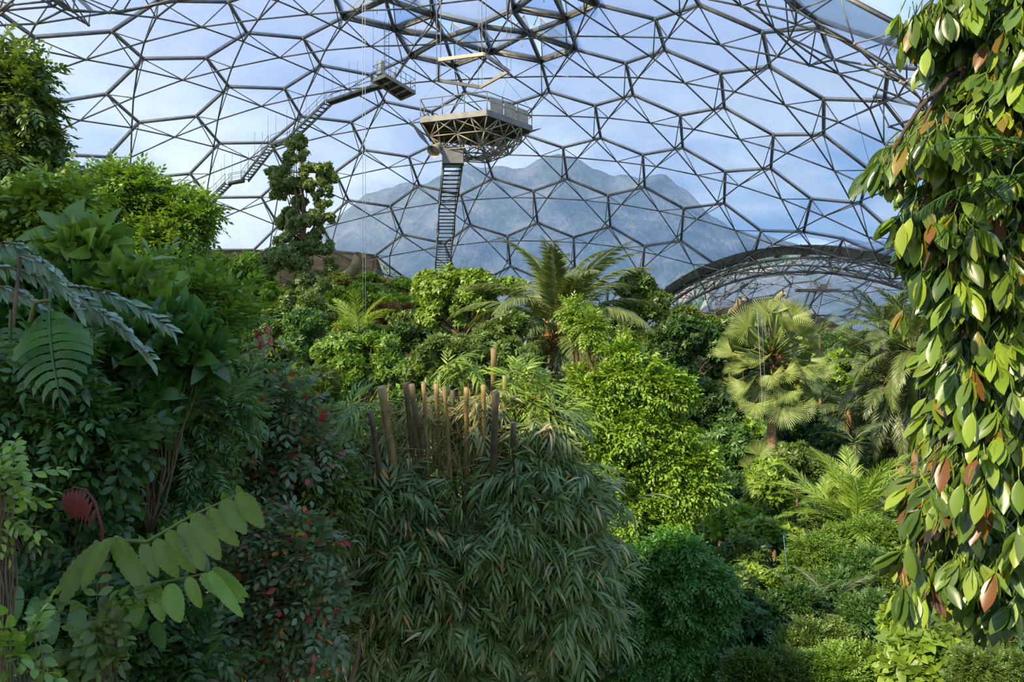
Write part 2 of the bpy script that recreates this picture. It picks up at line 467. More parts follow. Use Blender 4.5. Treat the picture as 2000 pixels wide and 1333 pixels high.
def vent(V, C, root, c):
    """a hexagon at the crown split into six triangular vents, some standing open"""
    ctr = V.mean(0); n = nrm(ctr - C); ctr = ctr + n * .5; r = random.Random(c[0] * 7 + c[1])
    m = MB(); fl = MB(); arm = MB()
    for s in range(6):
        a, b = V[s] + n * .3, V[(s + 1) % 6] + n * .3
        beam(m, V[s], ctr, .22, .42, n); beam(m, a, b, .2, .45, n)
        # flap hinged on the outer edge
        op = [0, .55, .75, .15][r.randrange(4)] if r.random() < .85 else 0
        hin = (b - a); ax = nrm(hin); inward = ctr - (a + b) / 2; inward -= ax * (inward @ ax)
        rot = Matrix.Rotation(op, 3, Vector(ax))
        if (rot @ Vector(inward)).dot(Vector(n)) < 0: rot = Matrix.Rotation(-op, 3, Vector(ax))
        tip = (a + b) / 2 + np.array(rot @ Vector(inward)) * .94
        A_, B_ = a * .97 + b * .03, b * .97 + a * .03
        w = nrm(np.cross(B_ - A_, tip - A_)) * .06
        fl.add([A_ - w, B_ - w, tip - w, A_ + w, B_ + w, tip + w], [[0, 1, 2], [3, 5, 4]])
        for p, q in ((A_, B_), (B_, tip), (tip, A_)): beam(arm, p, q, .1, .12, n)
        if op > .2: bars(arm, [(tip + (a + b) / 2) / 2], [(ctr + (a + b) / 2) / 2 - n * .3], .04)
    m.build('vent_beams', M['steel'], root); f = fl.build('vent_film', M['film'], root, smooth=False); arm.build('vent_frame', M['steel_light'], root)

roof = empty('ceiling', C1 + [0, 0, R1], 'steel lattice of the big dome, hexagon beams over an inner net of bars', 'dome frame', kind='structure')
P1, I1_ = dome(_V, C1, R1, keep1, -1, 4, .095, 'window', roof, True)
roof2 = empty('ceiling', C2 + [0, 0, R2], 'smaller steel lattice of the further dome seen through the arch', 'dome frame', kind='structure')
P2, I2_ = dome(rdv(WD), C2, R2, keep2, 1, 2, .10, 'window', roof2, False)

# ------------------------------------------------------------------ arch between the domes
ar = empty('steel_arch', ARC, 'wide curved steel arch with a triangular truss where the two domes meet', 'arch')
ta = nrm(np.cross(ARN, [0, 0, 1])); tb = nrm(np.cross(ta, ARN)); tb = tb if tb[2] > 0 else -tb
def arcp(q, r, off): return ARC + ARN * off + r * (math.cos(q) * ta + math.sin(q) * tb)
QS = np.linspace(math.radians(-25), math.radians(205), 93)
m = MB(); ring = []
prof = [(.9, -.75), (.9, .75), (-.1, .75), (-.1, -.75)]
for q in QS:
    ring += [arcp(q, ARH + r - .5, o) for r, o in prof]
fs = [[i * 4 + k, i * 4 + (k + 1) % 4, (i + 1) * 4 + (k + 1) % 4, (i + 1) * 4 + k] for i in range(len(QS) - 1) for k in range(4)]
m.add(ring, fs).build('arch_fascia', M['steel_dark'], ar, smooth=False)
for q in QS[::2]:
    m = MB()
    beam(m, arcp(q, ARH - .72, -.8), arcp(q, ARH - .72, .8), .1, .25)
    beam(m, arcp(q, ARH - .1, -.78), arcp(q, ARH + .5, -.78), .12, .12, ARN)
    m.build('arch_bracket', M['steel'], ar)
CH = [(-1.0, -.5), (-1.0, 1.6), (-2.5, .4), (-1.7, -1.2)]
m = MB()
for (r, o) in CH:
    tube(m, [arcp(q, ARH + r, o) for q in QS], .11 if r > -2 else .15, 8)
m.build('arch_chords', M['steel'], ar)
A, B = [], []
for i in range(len(QS) - 1):
    q0, q1 = QS[i], QS[i + 1]; qa, qb = (q0, q1) if i % 2 else (q1, q0)
    for c0, c1 in ((0, 2), (1, 2), (3, 2), (0, 3), (0, 1)):
        A.append(arcp(qa, ARH + CH[c0][0], CH[c0][1])); B.append(arcp(qb, ARH + CH[c1][0], CH[c1][1]))
bars(MB(), A, B, .055, 6).build('arch_web_bars', M['steel_light'], ar)
SUNV = (-.60, -.60, .62)
# ------------------------------------------------------------------ wooded hill outside, seen through the film
hx = np.linspace(-150, 260, 260); hy = np.linspace(165, 330, 90)
X, Y = np.meshgrid(hx, hy, indexing='ij')
topz = np.interp(CX + F * X[:, :1] / 200, [300, 560, 620, 700, 820, 900, 1000, 1100, 1200, 1320, 1380, 1420, 1500, 1700, 2400], [14, 20, 30, 38, 40, 46, 44, 48, 43, 42, 36, 30, 26, 22, 20])
Z = -10 + (topz + 10) * np.clip((Y - 165) / 50, 0, 1) ** .7
rr = np.random.default_rng(3)
Bp = np.zeros_like(Z)
for _ in range(3600):                                     # tree crowns bulging from the slope
    cx, cy_, r = rr.uniform(-140, 250), rr.uniform(166, 300), rr.uniform(3.0, 6.5)
    i0, i1 = np.searchsorted(hx, [cx - r, cx + r]); j0, j1 = np.searchsorted(hy, [cy_ - r, cy_ + r])
    d2 = 1 - ((X[i0:i1, j0:j1] - cx) ** 2 + (Y[i0:i1, j0:j1] - cy_) ** 2) / r ** 2
    Bp[i0:i1, j0:j1] = np.maximum(Bp[i0:i1, j0:j1], np.sqrt(np.clip(d2, 0, 1)) * r * .8)
Z = Z + Bp
ii = (np.arange(259)[:, None] * 90 + np.arange(89)[None]).ravel()
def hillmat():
    m, nt, out = newmat('hazy_wooded_hill'); L = nt.links.new
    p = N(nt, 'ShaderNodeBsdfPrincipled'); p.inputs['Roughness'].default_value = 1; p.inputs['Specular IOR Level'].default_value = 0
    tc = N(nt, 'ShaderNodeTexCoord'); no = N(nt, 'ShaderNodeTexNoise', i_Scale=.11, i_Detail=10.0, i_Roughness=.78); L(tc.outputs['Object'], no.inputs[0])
    L(ramp(nt, no.outputs[0], [(.38, col('#2c4a4a')), (.46, col('#48625c')), (.53, col('#6c7a78')), (.6, col('#97918c'))]), p.inputs[0])  # bluish, lightened tones carry the distance haze in the colour
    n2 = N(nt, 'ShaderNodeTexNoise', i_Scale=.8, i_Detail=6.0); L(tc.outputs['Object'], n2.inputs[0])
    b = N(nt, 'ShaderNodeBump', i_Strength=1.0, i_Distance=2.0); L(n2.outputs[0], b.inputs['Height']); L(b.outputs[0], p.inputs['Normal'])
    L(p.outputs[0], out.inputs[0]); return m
tag(MB().add(np.stack([X, Y, Z], -1), np.stack([ii, ii + 90, ii + 91, ii + 1], 1)).build('hill', hillmat()), 'wooded hillside outside, hazy in its colour and through the film windows', 'hill', kind='structure')

# ------------------------------------------------------------------ concrete ring walls
def ringwall(name, px, C, R, h, lean, label):
    top = [onsphere(x, y, C, R + .35) for x, y in px]; m = MB(); v = []
    for p in top:
        o = nrm(np.array([p[0] - C[0], p[1] - C[1], 0]))
        hh = h if np.isscalar(h) else h
        v += [p - o * .5, p + o * .35, p + o * .35 - [0, 0, hh], p - o * (.5 + lean) - [0, 0, hh]]
    k = len(top)
    f = [[i * 4 + a, i * 4 + (a + 1) % 4, (i + 1) * 4 + (a + 1) % 4, (i + 1) * 4 + a] for i in range(k - 1) for a in range(4)]
    f += [[0, 1, 2, 3], [(k - 1) * 4 + a for a in (3, 2, 1, 0)]]
    m.add(v, f); o = m.build(name, M['concrete'], smooth=False)
    return tag(o, label, 'wall', kind='structure')
ringwall('wall_back', [(250, 488), (330, 489), (412, 490), (496, 490), (575, 491), (654, 492), (735, 500), (754, 551), (790, 570), (824, 588), (880, 628), (930, 665)], C1, R1, 6.5, .8,
         'stained concrete ring wall under the edge of the big dome')
ringwall('wall_right', [(1335, 622), (1367, 611), (1420, 597), (1462, 587), (1511, 581), (1550, 597), (1595, 617), (1650, 640), (1700, 662), (1760, 690)], C2, R2, 7, .5,
         'pale concrete ring wall under the further dome')
def duct(pts, r, label):
    t = empty('air_duct', pts[-1], label, 'duct')
    m = MB(); P = [np.array(p) for p in pts]; Q = []
    for i in range(len(P) - 1):
        for u in np.linspace(0, 1, 5)[:-1]: Q.append(P[i] * (1 - u) + P[i + 1] * u)
    Q.append(P[-1]); Q = np.array(Q)
    for _ in range(4): Q[1:-1] = (Q[:-2] + Q[1:-1] * 2 + Q[2:]) / 4
    tube(m, Q, r, 20, cap=False); tube(m, Q, r * .93, 20, cap=False); m.build('duct_pipe', M['duct'], t)
    m = MB(); d = nrm(Q[-1] - Q[-2])
    tube(m, [Q[-1] - d * .05, Q[-1] + d * .08], r * 1.08, 20, cap=False); m.build('duct_collar', M['steel_light'], t)
    for k in range(4, len(Q) - 1, 4): tube(MB(), [Q[k] - nrm(Q[k + 1] - Q[k]) * .05, Q[k] + nrm(Q[k + 1] - Q[k]) * .05], r * 1.05, 20, cap=False).build('duct_collar', M['steel_light'], t)
    m = MB(); tube(m, [Q[2], Q[2] + nrm(Q[3] - Q[2]) * .05], r * .93, 20); m.build('duct_dark_disc', M['steel_dark'], t)  # dark disc stands in for the dark inside of the open pipe
duct([at(655, 548, 95), at(672, 541, 93), at(688, 533, 91), at(697, 517, 89.5), at(703, 499, 89)], .62, 'fat curved air duct rising from the concrete wall left of the hanging stair')
duct([at(1408, 616, 137), at(1425, 610, 135), at(1438, 604, 133.5), at(1448, 584, 132.5)], .62, 'curved air duct in the further dome, left one above the fan palm')
duct([at(1496, 597, 139), at(1510, 591, 136), at(1518, 583, 134.5), at(1531, 572, 133.5)], .5, 'shorter air duct in the further dome, close over the fan palm')
m = MB(); hp = at(654, 524, 95.2); tube(m, [hp, hp + [0, -1.0, 0]], .62, 20); tag(m.build('wall_hole_disc', M['steel_dark']), 'round dark disc for the shaded hole in the concrete wall beside the air duct', 'hole')  # solid dark disc stands for the shade in a round wall hole
# railing in front of the further wall
rl = empty('hillside_railing', at(1410, 640, 128), 'thin two-bar railing on the slope below the further concrete wall', 'railing')
a, b = at(1383, 632, 128), at(1438, 633, 128)
for dz in (0, -.35): bars(MB(), a + [0, 0, dz], b + [0, 0, dz], .035).build('rail', M['steel_light'], rl)
for u in np.linspace(0, 1, 4):
    p = a * (1 - u) + b * u; bars(MB(), p, p - [0, 0, 1.6], .04).build('post', M['steel_light'], rl)

# ------------------------------------------------------------------ hanging stairs, platforms
def flight(root, pts, width, tread, rail_h=1.0, side=None, names=('stringer', 'tread', 'handrail')):
    """stair or walkway following a polyline of points; level legs get a plate, sloped legs get treads"""
    st, tr, hr = MB(), MB(), MB()
    for a, b in zip(pts[:-1], pts[1:]):
        a, b = np.array(a), np.array(b); d = b - a; x = nrm(np.cross(d, [0, 0, 1])) * width / 2 if side is None else np.array(side) * width / 2
        for s in (-1, 1):
            beam(st, a + x * s, b + x * s, .09, .28)
            for hh, r in ((rail_h, .025), (rail_h * .55, .018)): bars(hr, a + x * s + [0, 0, hh], b + x * s + [0, 0, hh], r, 5)
            n = max(1, int(np.linalg.norm(d) / 1.3))
            for k in range(n + 1):
                p = a + d * k / n + x * s; bars(hr, p, p + [0, 0, rail_h], .022, 5)
        slope = abs(d[2]) / np.linalg.norm(d)
        if slope > .3:
            n = int(max(2, abs(d[2]) / tread)); hd = nrm([d[0], d[1], 0])
            for k in range(n):
                p = a + d * (k + .5) / n; box(tr, p, x * .96, hd * .13, [0, 0, .02])
        else:
            box(tr, (a + b) / 2 - [0, 0, .02], x * .96, d / 2, [0, 0, .03])
    st.build(names[0], M['steel'], root); tr.build(names[1], M['steel_dark'], root); hr.build(names[2], M['steel'], root)

pl = empty('lookout_platform', at(918, 240, 46.4), 'pentagonal steel lookout platform hanging below the crown of the dome', 'platform')
zc = 12.75; cen = np.array([-2.35, 46.6]); RP = 3.55
ang0 = math.atan2(42.4 - 46.6, -1.19 + 2.35)
pen = lambda r, z, c=cen, a0=ang0: [np.array([c[0] + r * math.cos(a0 + k * 2 * math.pi / 5), c[1] + r * math.sin(a0 + k * 2 * math.pi / 5), z]) for k in range(5)]
top, bot = pen(RP, zc), pen(RP * .62, zc - 1.45)
def poly_prism(m, pts, h):
    k = len(pts); v = [p for p in pts] + [p + np.array([0, 0, h]) for p in pts]
    i = np.arange(k); m.add(v, [list(range(k))[::-1]], [list(range(k, 2 * k))], np.stack([i, (i + 1) % k, (i + 1) % k + k, i + k], 1)); return m
poly_prism(MB(), pen(RP, zc), .08).build('deck', M['steel_dark'], pl, smooth=False)
m = MB()
for k in range(5): beam(m, top[k] + [0, 0, .1], top[(k + 1) % 5] + [0, 0, .1], .12, .34)
m.build('deck_edge_beam', M['steel'], pl, smooth=False)
A, B = [], []
mid = [(top[k] + top[(k + 1) % 5]) / 2 for k in range(5)]; bm_ = [(bot[k] + bot[(k + 1) % 5]) / 2 for k in range(5)]
q3 = [top[k] * .75 + top[(k + 1) % 5] * .25 for k in range(5)] + [top[k] * .25 + top[(k + 1) % 5] * .75 for k in range(5)]
ctb = np.array([cen[0], cen[1], zc - 1.65]); ctt = np.array([cen[0], cen[1], zc])
mm_ = pen(RP * .82, zc - .75, a0=ang0); mmm = [(mm_[k] + mm_[(k + 1) % 5]) / 2 for k in range(5)]
for k in range(5):
    k1 = (k + 1) % 5
    prs = [(bot[k], bot[k1]), (bot[k], ctb), (bm_[k], ctb), (mm_[k], mmm[k]), (mmm[k], mm_[k1]), (top[k], mm_[k]), (mid[k], mm_[k]), (mid[k], mm_[k1]), (mid[k], mmm[k]),
           (mm_[k], bot[k]), (mmm[k], bot[k]), (mmm[k], bot[k1]), (mmm[k], bm_[k]), (bm_[k], ctt), (bot[k], ctt), (q3[k], mmm[k]), (q3[5 + k], mmm[k]), (q3[k], mm_[k]), (q3[5 + k], mm_[k1]),
           (top[k], ctt), (mid[k], ctt), (bot[k], q3[k]), (bot[k1], q3[5 + k]), (mm_[k], (ctb + bot[k]) / 2), (mmm[k], (ctb + bm_[k]) / 2), ((ctb + bot[k]) / 2, (ctb + bm_[k]) / 2), ((ctb + bm_[k]) / 2, (ctb + bot[k1]) / 2)]
    for a, b in prs: A.append(a); B.append(b)
bars(MB(), A, B, .038, 6).build('underside_truss', M['steel_light'], pl)
m = MB(); sk = MB()
for k in range(5):
    a, b = top[k], top[(k + 1) % 5]
    for hh in (1.05, .55): bars(m, a + [0, 0, hh + .25], b + [0, 0, hh + .25], .03)
    for u in np.linspace(0, 1, 4)[:-1]:
        p = a * (1 - u) + b * u; bars(m, p, p + [0, 0, 1.3], .032)
    o = nrm((a + b) / 2 - ctt)
    if k in (1, 3):                                    # splayed mesh wings
        a2, b2 = a * .98 + b * .02 + o * .75 + [0, 0, .25], b * .98 + a * .02 + o * .75 + [0, 0, .25]
        n_ = nrm(np.cross(b - a, a2 - a)) * .02; sk = MB()
        a_, b_ = a - [0, 0, .5 * (k == 3)], b - [0, 0, .5 * (k == 3)]
        sk.add([a_ - n_, b_ - n_, b2 - n_, a2 - n_, a_ + n_, b_ + n_, b2 + n_, a2 + n_], [[0, 1, 2, 3], [7, 6, 5, 4], [0, 4, 5, 1], [1, 5, 6, 2], [2, 6, 7, 3], [3, 7, 4, 0]]).build('side_wing', M['steel'], pl, smooth=False)
m.build('railing', M['steel'], pl)
m = MB()
a, b = top[0] + [0, 0, .3], top[1] + [0, 0, .3]
for u in (.2, .5, .78):
    p = a * (1 - u) + b * u; box(MB(), p + [0, 0, .35], (b - a) * .13, nrm(np.cross(b - a, [0, 0, 1])) * .015, [0, 0, .42]).build('weather_panel', M['steel_light'], pl, smooth=False)
def flood(p, d, root):
    m = MB(); d = nrm(d); tube(m, [p - d * .35, p - d * .1, p + d * .45], [.12, .2, .42], 10, cap=False); tube(m, [p + d * .2, p + d * .22], .33, 10)
    m.build('floodlight', M['steel_light'], root); tube(MB(), [p - d * .3, p + [0, 0, .8]], .03, 6).build('floodlight_bracket', M['steel'], root)
flood(at(853, 288, 45), [-.35, -.5, -.6], pl); flood(at(973, 274, 46.5), [.5, -.3, -.6], pl)

rg = empty('hanging_ring', [-2.6, 46.6, 16.3], 'open pentagonal steel ring hanging above the lookout platform', 'ring')
pr = [np.array([a_, b_, 16.3]) for a_, b_ in ((-4.24, 44.5), (-1.6, 43.6), (-.19, 46.4), (-2.04, 49.3), (-4.6, 48.0))]; m = MB()
for k in range(5): beam(m, pr[k], pr[(k + 1) % 5], .12, .2)
for k in (1, 3): pass
m.build('ring_beam', M['steel_light'], rg, smooth=False)
A, B = [], []
for k in range(5):
    up_ = C1 + nrm(np.array([pr[k][0], pr[k][1], 40]) - C1) * (R1 - 2)
    for e in (-.12, .12): A.append(pr[k] + [e, 0, 0]); B.append(np.array([pr[k][0] + e, pr[k][1], 28.0]))
    A.append(top[k] + [0, 0, 1.2]); B.append(pr[k])
for a_, b_ in zip(A, B): bars(MB(), a_, b_, .014, 4).build('hanging_wire', M['rope'], rg)

hs = empty('hanging_stair', at(865, 525, 62), 'long narrow steel stair hanging down from the lookout platform to the trees', 'stair')
sp = [at(886, 292, 45.5), at(884, 330, 47), at(877, 388, 50.5), at(873, 412, 52), at(872, 452, 54.5), at(869, 468, 55.5), at(863, 540, 62)]
flight(hs, sp, 1.12, .15, .95, side=(1, 0, 0))
m = MB(); box(m, at(885, 305, 45.6), [.62, 0, 0], [0, .4, 0], [0, 0, .5]); m.build('stair_head', M['steel'], hs, smooth=False)

# upper maintenance walkway under the roof
def inner(px, py, gap=3.0): return onsphere(px, py, C1, R1 - gap)
ws = empty('roof_walkway', inner(400, 405), 'long steel maintenance stair climbing under the dome on the left', 'stair')
wp = [(392, 412), (446, 358.5), (478, 353), (531, 285), (568, 272), (641, 201), (728, 172), (760, 165)]
flight(ws, [inner(*p) for p in wp], .8, .2, .95)
m = MB()
for p in [(446, 358), (478, 353), (531, 285), (568, 272), (641, 201), (690, 183), (590, 248), (505, 316), (425, 378)]:
    q = inner(*p); u = C1 + nrm(q - C1) * (R1 - 2.0)
    for e in (-.4, .4): bars(MB(), q + [e, 0, 0], [q[0] + e, q[1], u[2] + 2.2], .014, 4).build('hanger_rod', M['steel'], ws)
mp_ = empty('maintenance_platform', at(770, 165, 66), 'small steel service platform with a white cabinet, hung under the dome crown', 'platform')
zq = 22.0
cq = [np.array([(x - CX) / F * D, D, zq]) for x, D in ((729, 64.4), (753, 63.2), (811, 67.6), (783, 69.4))]
poly_prism(MB(), [c - np.array([0, 0, .1]) for c in cq], .1).build('deck', M['steel_dark'], mp_, smooth=False)
m = MB()
for k in range(4): beam(m, cq[k] - [0, 0, .12], cq[(k + 1) % 4] - [0, 0, .12], .1, .3)
for u in (.25, .5, .75): beam(m, cq[0] * (1 - u) + cq[3] * u - [0, 0, .18], cq[1] * (1 - u) + cq[2] * u - [0, 0, .18], .08, .18)
m.build('deck_beam', M['steel_light'], mp_, smooth=False)
m = MB()
for k in range(4):
    a, b = cq[k], cq[(k + 1) % 4]
    for hh in (.5, 1.05): bars(m, a + [0, 0, hh], b + [0, 0, hh], .025)
    n = 6 if k in (1, 3) else 3
    for j in range(n): p = a + (b - a) * j / n; bars(m, p, p + [0, 0, 1.05], .025)
m.build('railing', M['steel'], mp_)
e1, e2 = nrm(cq[1] - cq[0]), nrm(cq[3] - cq[0])
m = MB(); box(m, cq[0] + e1 * .55 + e2 * .6 + [0, 0, .95], e1 * .36, e2 * .3, [0, 0, .55]); m.build('cabinet', M['white'], mp_, smooth=False)
m = MB(); box(m, cq[0] + e1 * .9 + e2 * 2.6 + [0, 0, .7], e1 * .2, e2 * .15, [0, 0, .45]); m.build('control_box', M['white'], mp_, smooth=False)
m = MB(); lq = at(755, 152, 64.5)
for s in (-.2, .2): bars(m, lq + [s, 0, -.8], lq + [s, 0, 4.8], .025)
for k in range(18): bars(m, lq + [-.2, 0, -.6 + k * .3], lq + [.2, 0, -.6 + k * .3], .015, 4)
m.build('ladder', M['steel'], mp_)
A = [c + [0, 0, 1.0] for c in cq]; B = [c + [0, 0, 6.0] for c in cq]
for a_, b_ in zip(A, B): bars(MB(), a_, b_, .014, 4).build('hanger_rod', M['steel'], mp_)

# service platform in the further dome
fp = empty('further_platform', at(1598, 565, 128), 'small grey service platform with mast and stair hanging in the further dome', 'platform')
zf = at(1598, 566, 128)[2]; m = MB()
box(m, at(1597, 566, 128), [3.6, 0, 0], [0, .9, 0], [0, 0, .08]); box(m, at(1580, 569, 128), [1.9, 0, 0], [0, 1.2, 0], [0, 0, .08]); m.build('deck', M['steel_dark'], fp, smooth=False)
m = MB(); c0 = at(1589, 566, 128)
for hh in (.6, 1.2): bars(m, c0 + [-1, 0, hh], c0 + [3.0, 0, hh], .035)
for k in range(6): bars(m, c0 + [-1 + k * .8, 0, 0], c0 + [-1 + k * .8, 0, 1.2], .035)
m.build('railing', M['steel'], fp)
m = MB()
for s in (-.5, .5): bars(m, c0 + [s, 0, 0], c0 + [s, 0, 5.5], .04)
for k in range(12): bars(m, c0 + [-.5, 0, k * .45], c0 + [.5, 0, k * .45 + (.45 if k % 2 else 0)], .025, 4)
m.build('mast', M['steel'], fp)
m = MB(); box(m, at(1609, 560, 127.5), [.45, 0, 0], [0, .4, 0], [0, 0, .4]); m.build('cabinet', M['steel_dark'], fp, smooth=False)
flight(fp, [at(1588, 570, 128), at(1574, 606, 132)], 1.1, .25, .9, side=(1, 0, 0))

# ropes hanging free
for k, (x0, y0, x1, y1, D, mt, lb) in enumerate([(708, -30, 709, 640, 55, 'rope', 'thin grey rope hanging straight down in front of the concrete wall'), (713, -30, 714, 655, 55, 'rope', 'thin grey rope just right of its twin before the concrete wall'),
        (1479, 606, 1494, 880, 31, 'rope', 'slack rope hanging in front of the fan palm crown'), (1487, 604, 1500, 870, 31, 'blue_rope', 'blue rope hanging beside the fan palm trunk'),
        (1530, 1045, 1544, 1170, 19, 'blue_rope', 'blue hose-like rope among the low shrubs below the fan palm'), (1796, 640, 1797, 900, 34.4, 'rope', 'thin rope hanging by the pale palm trunk'),
        (1817, 650, 1818, 880, 34.4, 'blue_rope', 'thin blue rope hanging between the pale palm and the glossy tree'), (1606, -30, 1706, 350, 60, 'rope', 'slanting wire below the roof towards the glossy tree')]):
    tag(bars(MB(), at(x0, y0, D), at(x1, y1, D), .009 if D < 40 else .02, 4).build('hanging_rope', M[mt]), lb, 'rope')
# ------------------------------------------------------------------ leaf shapes
def leaf(n=4, w=.2, fold=.25, droop=.25, peak=.45, wave=0.0, petiole=0.0):
    """one blade, base at the origin, one unit long along +Y"""
    t = np.linspace(0, 1, n + 1); k = math.log(.5) / math.log(peak)
    hw = w * np.sin(np.pi * t ** k) ** .85
    y = petiole + t * (1 - petiole); z = -droop * y * y
    v = [(0, 0, 0)] if petiole else []
    b0 = len(v); v.append((0, y[0], z[0])); rows = []
    for i in range(1, n):
        u = (wave * math.sin(i * 2.4) if wave else 0); rows.append(len(v))
        v += [(-hw[i], y[i], z[i] + hw[i] * fold + u), (0, y[i], z[i]), (hw[i], y[i], z[i] + hw[i] * fold - u)]
    e = len(v); v.append((0, y[-1], z[-1]))
    tri = [[b0, rows[0] + 1, rows[0]], [b0, rows[0] + 2, rows[0] + 1], [e, rows[-1], rows[-1] + 1], [e, rows[-1] + 1, rows[-1] + 2]]
    q = []
    for a, b in zip(rows[:-1], rows[1:]): q += [[a, a + 1, b + 1, b], [a + 1, a + 2, b + 2, b + 1]]
    d = {3: np.array(tri)}
    if q: d[4] = np.array(q)
    return np.array(v, float), d

def rot2(v, d, up):
    x, z = frame(np.array(d, float), up); return v @ np.stack([x, nrm(d), z])

def spray(lt, k=7, size=.4, spread=1.2, sag=.3, twig=.0, r=.006, pairs=True, seed=0, up=(0, 0, 1)):
    """twig of unit length along +Y with leaves in pairs along it"""
    g = np.random.default_rng(seed); m = MB(); V, FS = lt
    ys = np.linspace(.12, 1, k); P = np.stack([0 * ys, ys, -sag * ys ** 2], 1)
    for i in range(k):
        last = i == k - 1
        for s in ((-1, 1) if (pairs and not last) else ((0,) if last else ((-1) ** i,))):
            a = spread * (1 - .35 * ys[i]) * s + g.normal() * .08
            d = np.array([math.sin(a), math.cos(a), -2 * sag * ys[i] * .6 + g.normal() * .1])
            sc = size * (1 - .35 * abs(ys[i] - .5)) * g.uniform(.88, 1.1)
            inst(m, lt, P[i], d, (g.normal() * .25, g.normal() * .25, 1), sc)
    if r: tube(m, np.concatenate([[[0, 0, 0]], P]), np.linspace(r, r * .4, k + 1), 3, cap=False)
    return m.tpl()

def whorl(lt, k=7, size=1.0, el=.25, seed=0):
    """leaves radiating from a point, around +Y"""
    g = np.random.default_rng(seed); m = MB()
    for i in range(k):
        a = i * 2.39996 + g.normal() * .15; e = el + g.normal() * .12 + .25 * (i % 2)
        d = [math.cos(a) * math.cos(e), math.sin(e), math.sin(a) * math.cos(e)]
        inst(m, lt, [[0, 0, 0]], d, (0, 1, 0), size * g.uniform(.8, 1.1))
    return m.tpl()

def kite(w=.26, fold=.25, droop=.2):
    return np.array([(0, 0, 0), (-w, .48, w * fold), (w, .48, w * fold), (0, 1, -droop)]), {3: np.array([[0, 3, 1], [0, 2, 3]])}
DIA = kite(.27); DIAL = kite(.13, .25, .3)                  # far leaves
LF2 = leaf(2, .23, .3, .3)
LF = leaf(4, .22, .3, .3); LW = leaf(5, .3, .25, .35); LN = leaf(4, .085, .3, .35, peak=.4)
W_FAR = [whorl(DIA, 6, 1, .2, s) for s in range(3)]
W_LF = [whorl(leaf(3, .22, .3, .3), 7, 1, .3, s) for s in range(3)]
S_SM = [spray(DIA, 5, .42, 1.1, .3, seed=s, r=0) for s in range(3)]
S_MID = [spray(leaf(3, .22, .3, .3), 6, .36, 1.2, .3, seed=s, r=.008) for s in range(3)]
S_FERN = [spray(DIAL, 12, .34, 1.25, .35, seed=s, r=.006) for s in range(3)]
S_PIN = [spray(leaf(3, .2, .2, .1), 8, .3, 1.25, .3, seed=s, r=.008) for s in range(3)]
S_BAM = [spray(leaf(4, .075, .25, .45, peak=.35), 5, .8, .75, .5, seed=s, r=.006, pairs=True) for s in range(4)]
FARV = {id(W_LF): [whorl(LF2, 6, 1, .3, s) for s in range(3)], id(S_MID): [spray(kite(.25), 6, .38, 1.2, .3, seed=s, r=0) for s in range(3)],
        id(S_FERN): [spray(DIAL, 9, .36, 1.25, .35, seed=s, r=0) for s in range(3)], id(S_PIN): [spray(kite(.24, .25, .1), 7, .32, 1.25, .3, seed=s, r=0) for s in range(3)]}

def lobes_points(lobes, n, g, shell=.72):
    C = np.array([l[0] for l in lobes]); Rr = np.array([l[1] for l in lobes], float)
    if Rr.ndim == 1: Rr = np.repeat(Rr[:, None], 3, 1)
    w = (Rr[:, 0] * Rr[:, 2]) ; k = g.choice(len(C), n, p=w / w.sum())
    u = nrm(g.normal(size=(n, 3))); s = (shell + (1 - shell) * g.random(n) ** .6) * (1 + .3 * np.abs(g.normal(size=n)) * (g.random(n) < .35))
    return C[k] + u * Rr[k] * s[:, None], nrm(u / Rr[k]), k

def sublobes(c, r, k, rs, g, low=-.6):
    c = np.array(c, float); r = np.broadcast_to(np.asarray(r, float), (3,)); out = []
    while len(out) < k:
        u = nrm(g.normal(size=3))
        if u[2] < low: continue
        q = rs * g.uniform(.4, 1.5)
        out.append((c + u * (r - q * .6) * g.uniform(.75, 1.0), (q, q, q * .72)))
    return out

def scatter(m, tpls, lobes, n, size, g, mix=(.7, .1, .6), jit=.25, shell=.7):
    p, o, _ = lobes_points(lobes, n, g, shell)
    d = o * mix[0] + np.array([0, 0, mix[1]]) + g.normal(size=(n, 3)) * mix[2] * .6
    up = o * .35 + np.array([0, 0, .9]) + g.normal(size=(n, 3)) * .3
    s = size * g.uniform(1 - jit, 1 + jit, n); w = g.integers(0, len(tpls), n)
    for i, t in enumerate(tpls):
        k = w == i
        if k.any(): inst(m, t, p[k], d[k], up[k], s[k])
    return m

def limbs(m, base, targets, r, g, wob=.12):
    base = np.array(base, float)
    for t in targets:
        t = np.array(t, float); k = 6; u = np.linspace(0, 1, k)[:, None]
        mid = base * .45 + t * .55; mid[2] -= .12 * np.linalg.norm(t - base)
        P = (1 - u) ** 2 * base + 2 * u * (1 - u) * mid + u * u * t
        P[1:-1] += g.normal(size=(k - 2, 3)) * wob * np.linalg.norm(t - base) * .15
        tube(m, P, np.linspace(r, r * .25, k), 6)

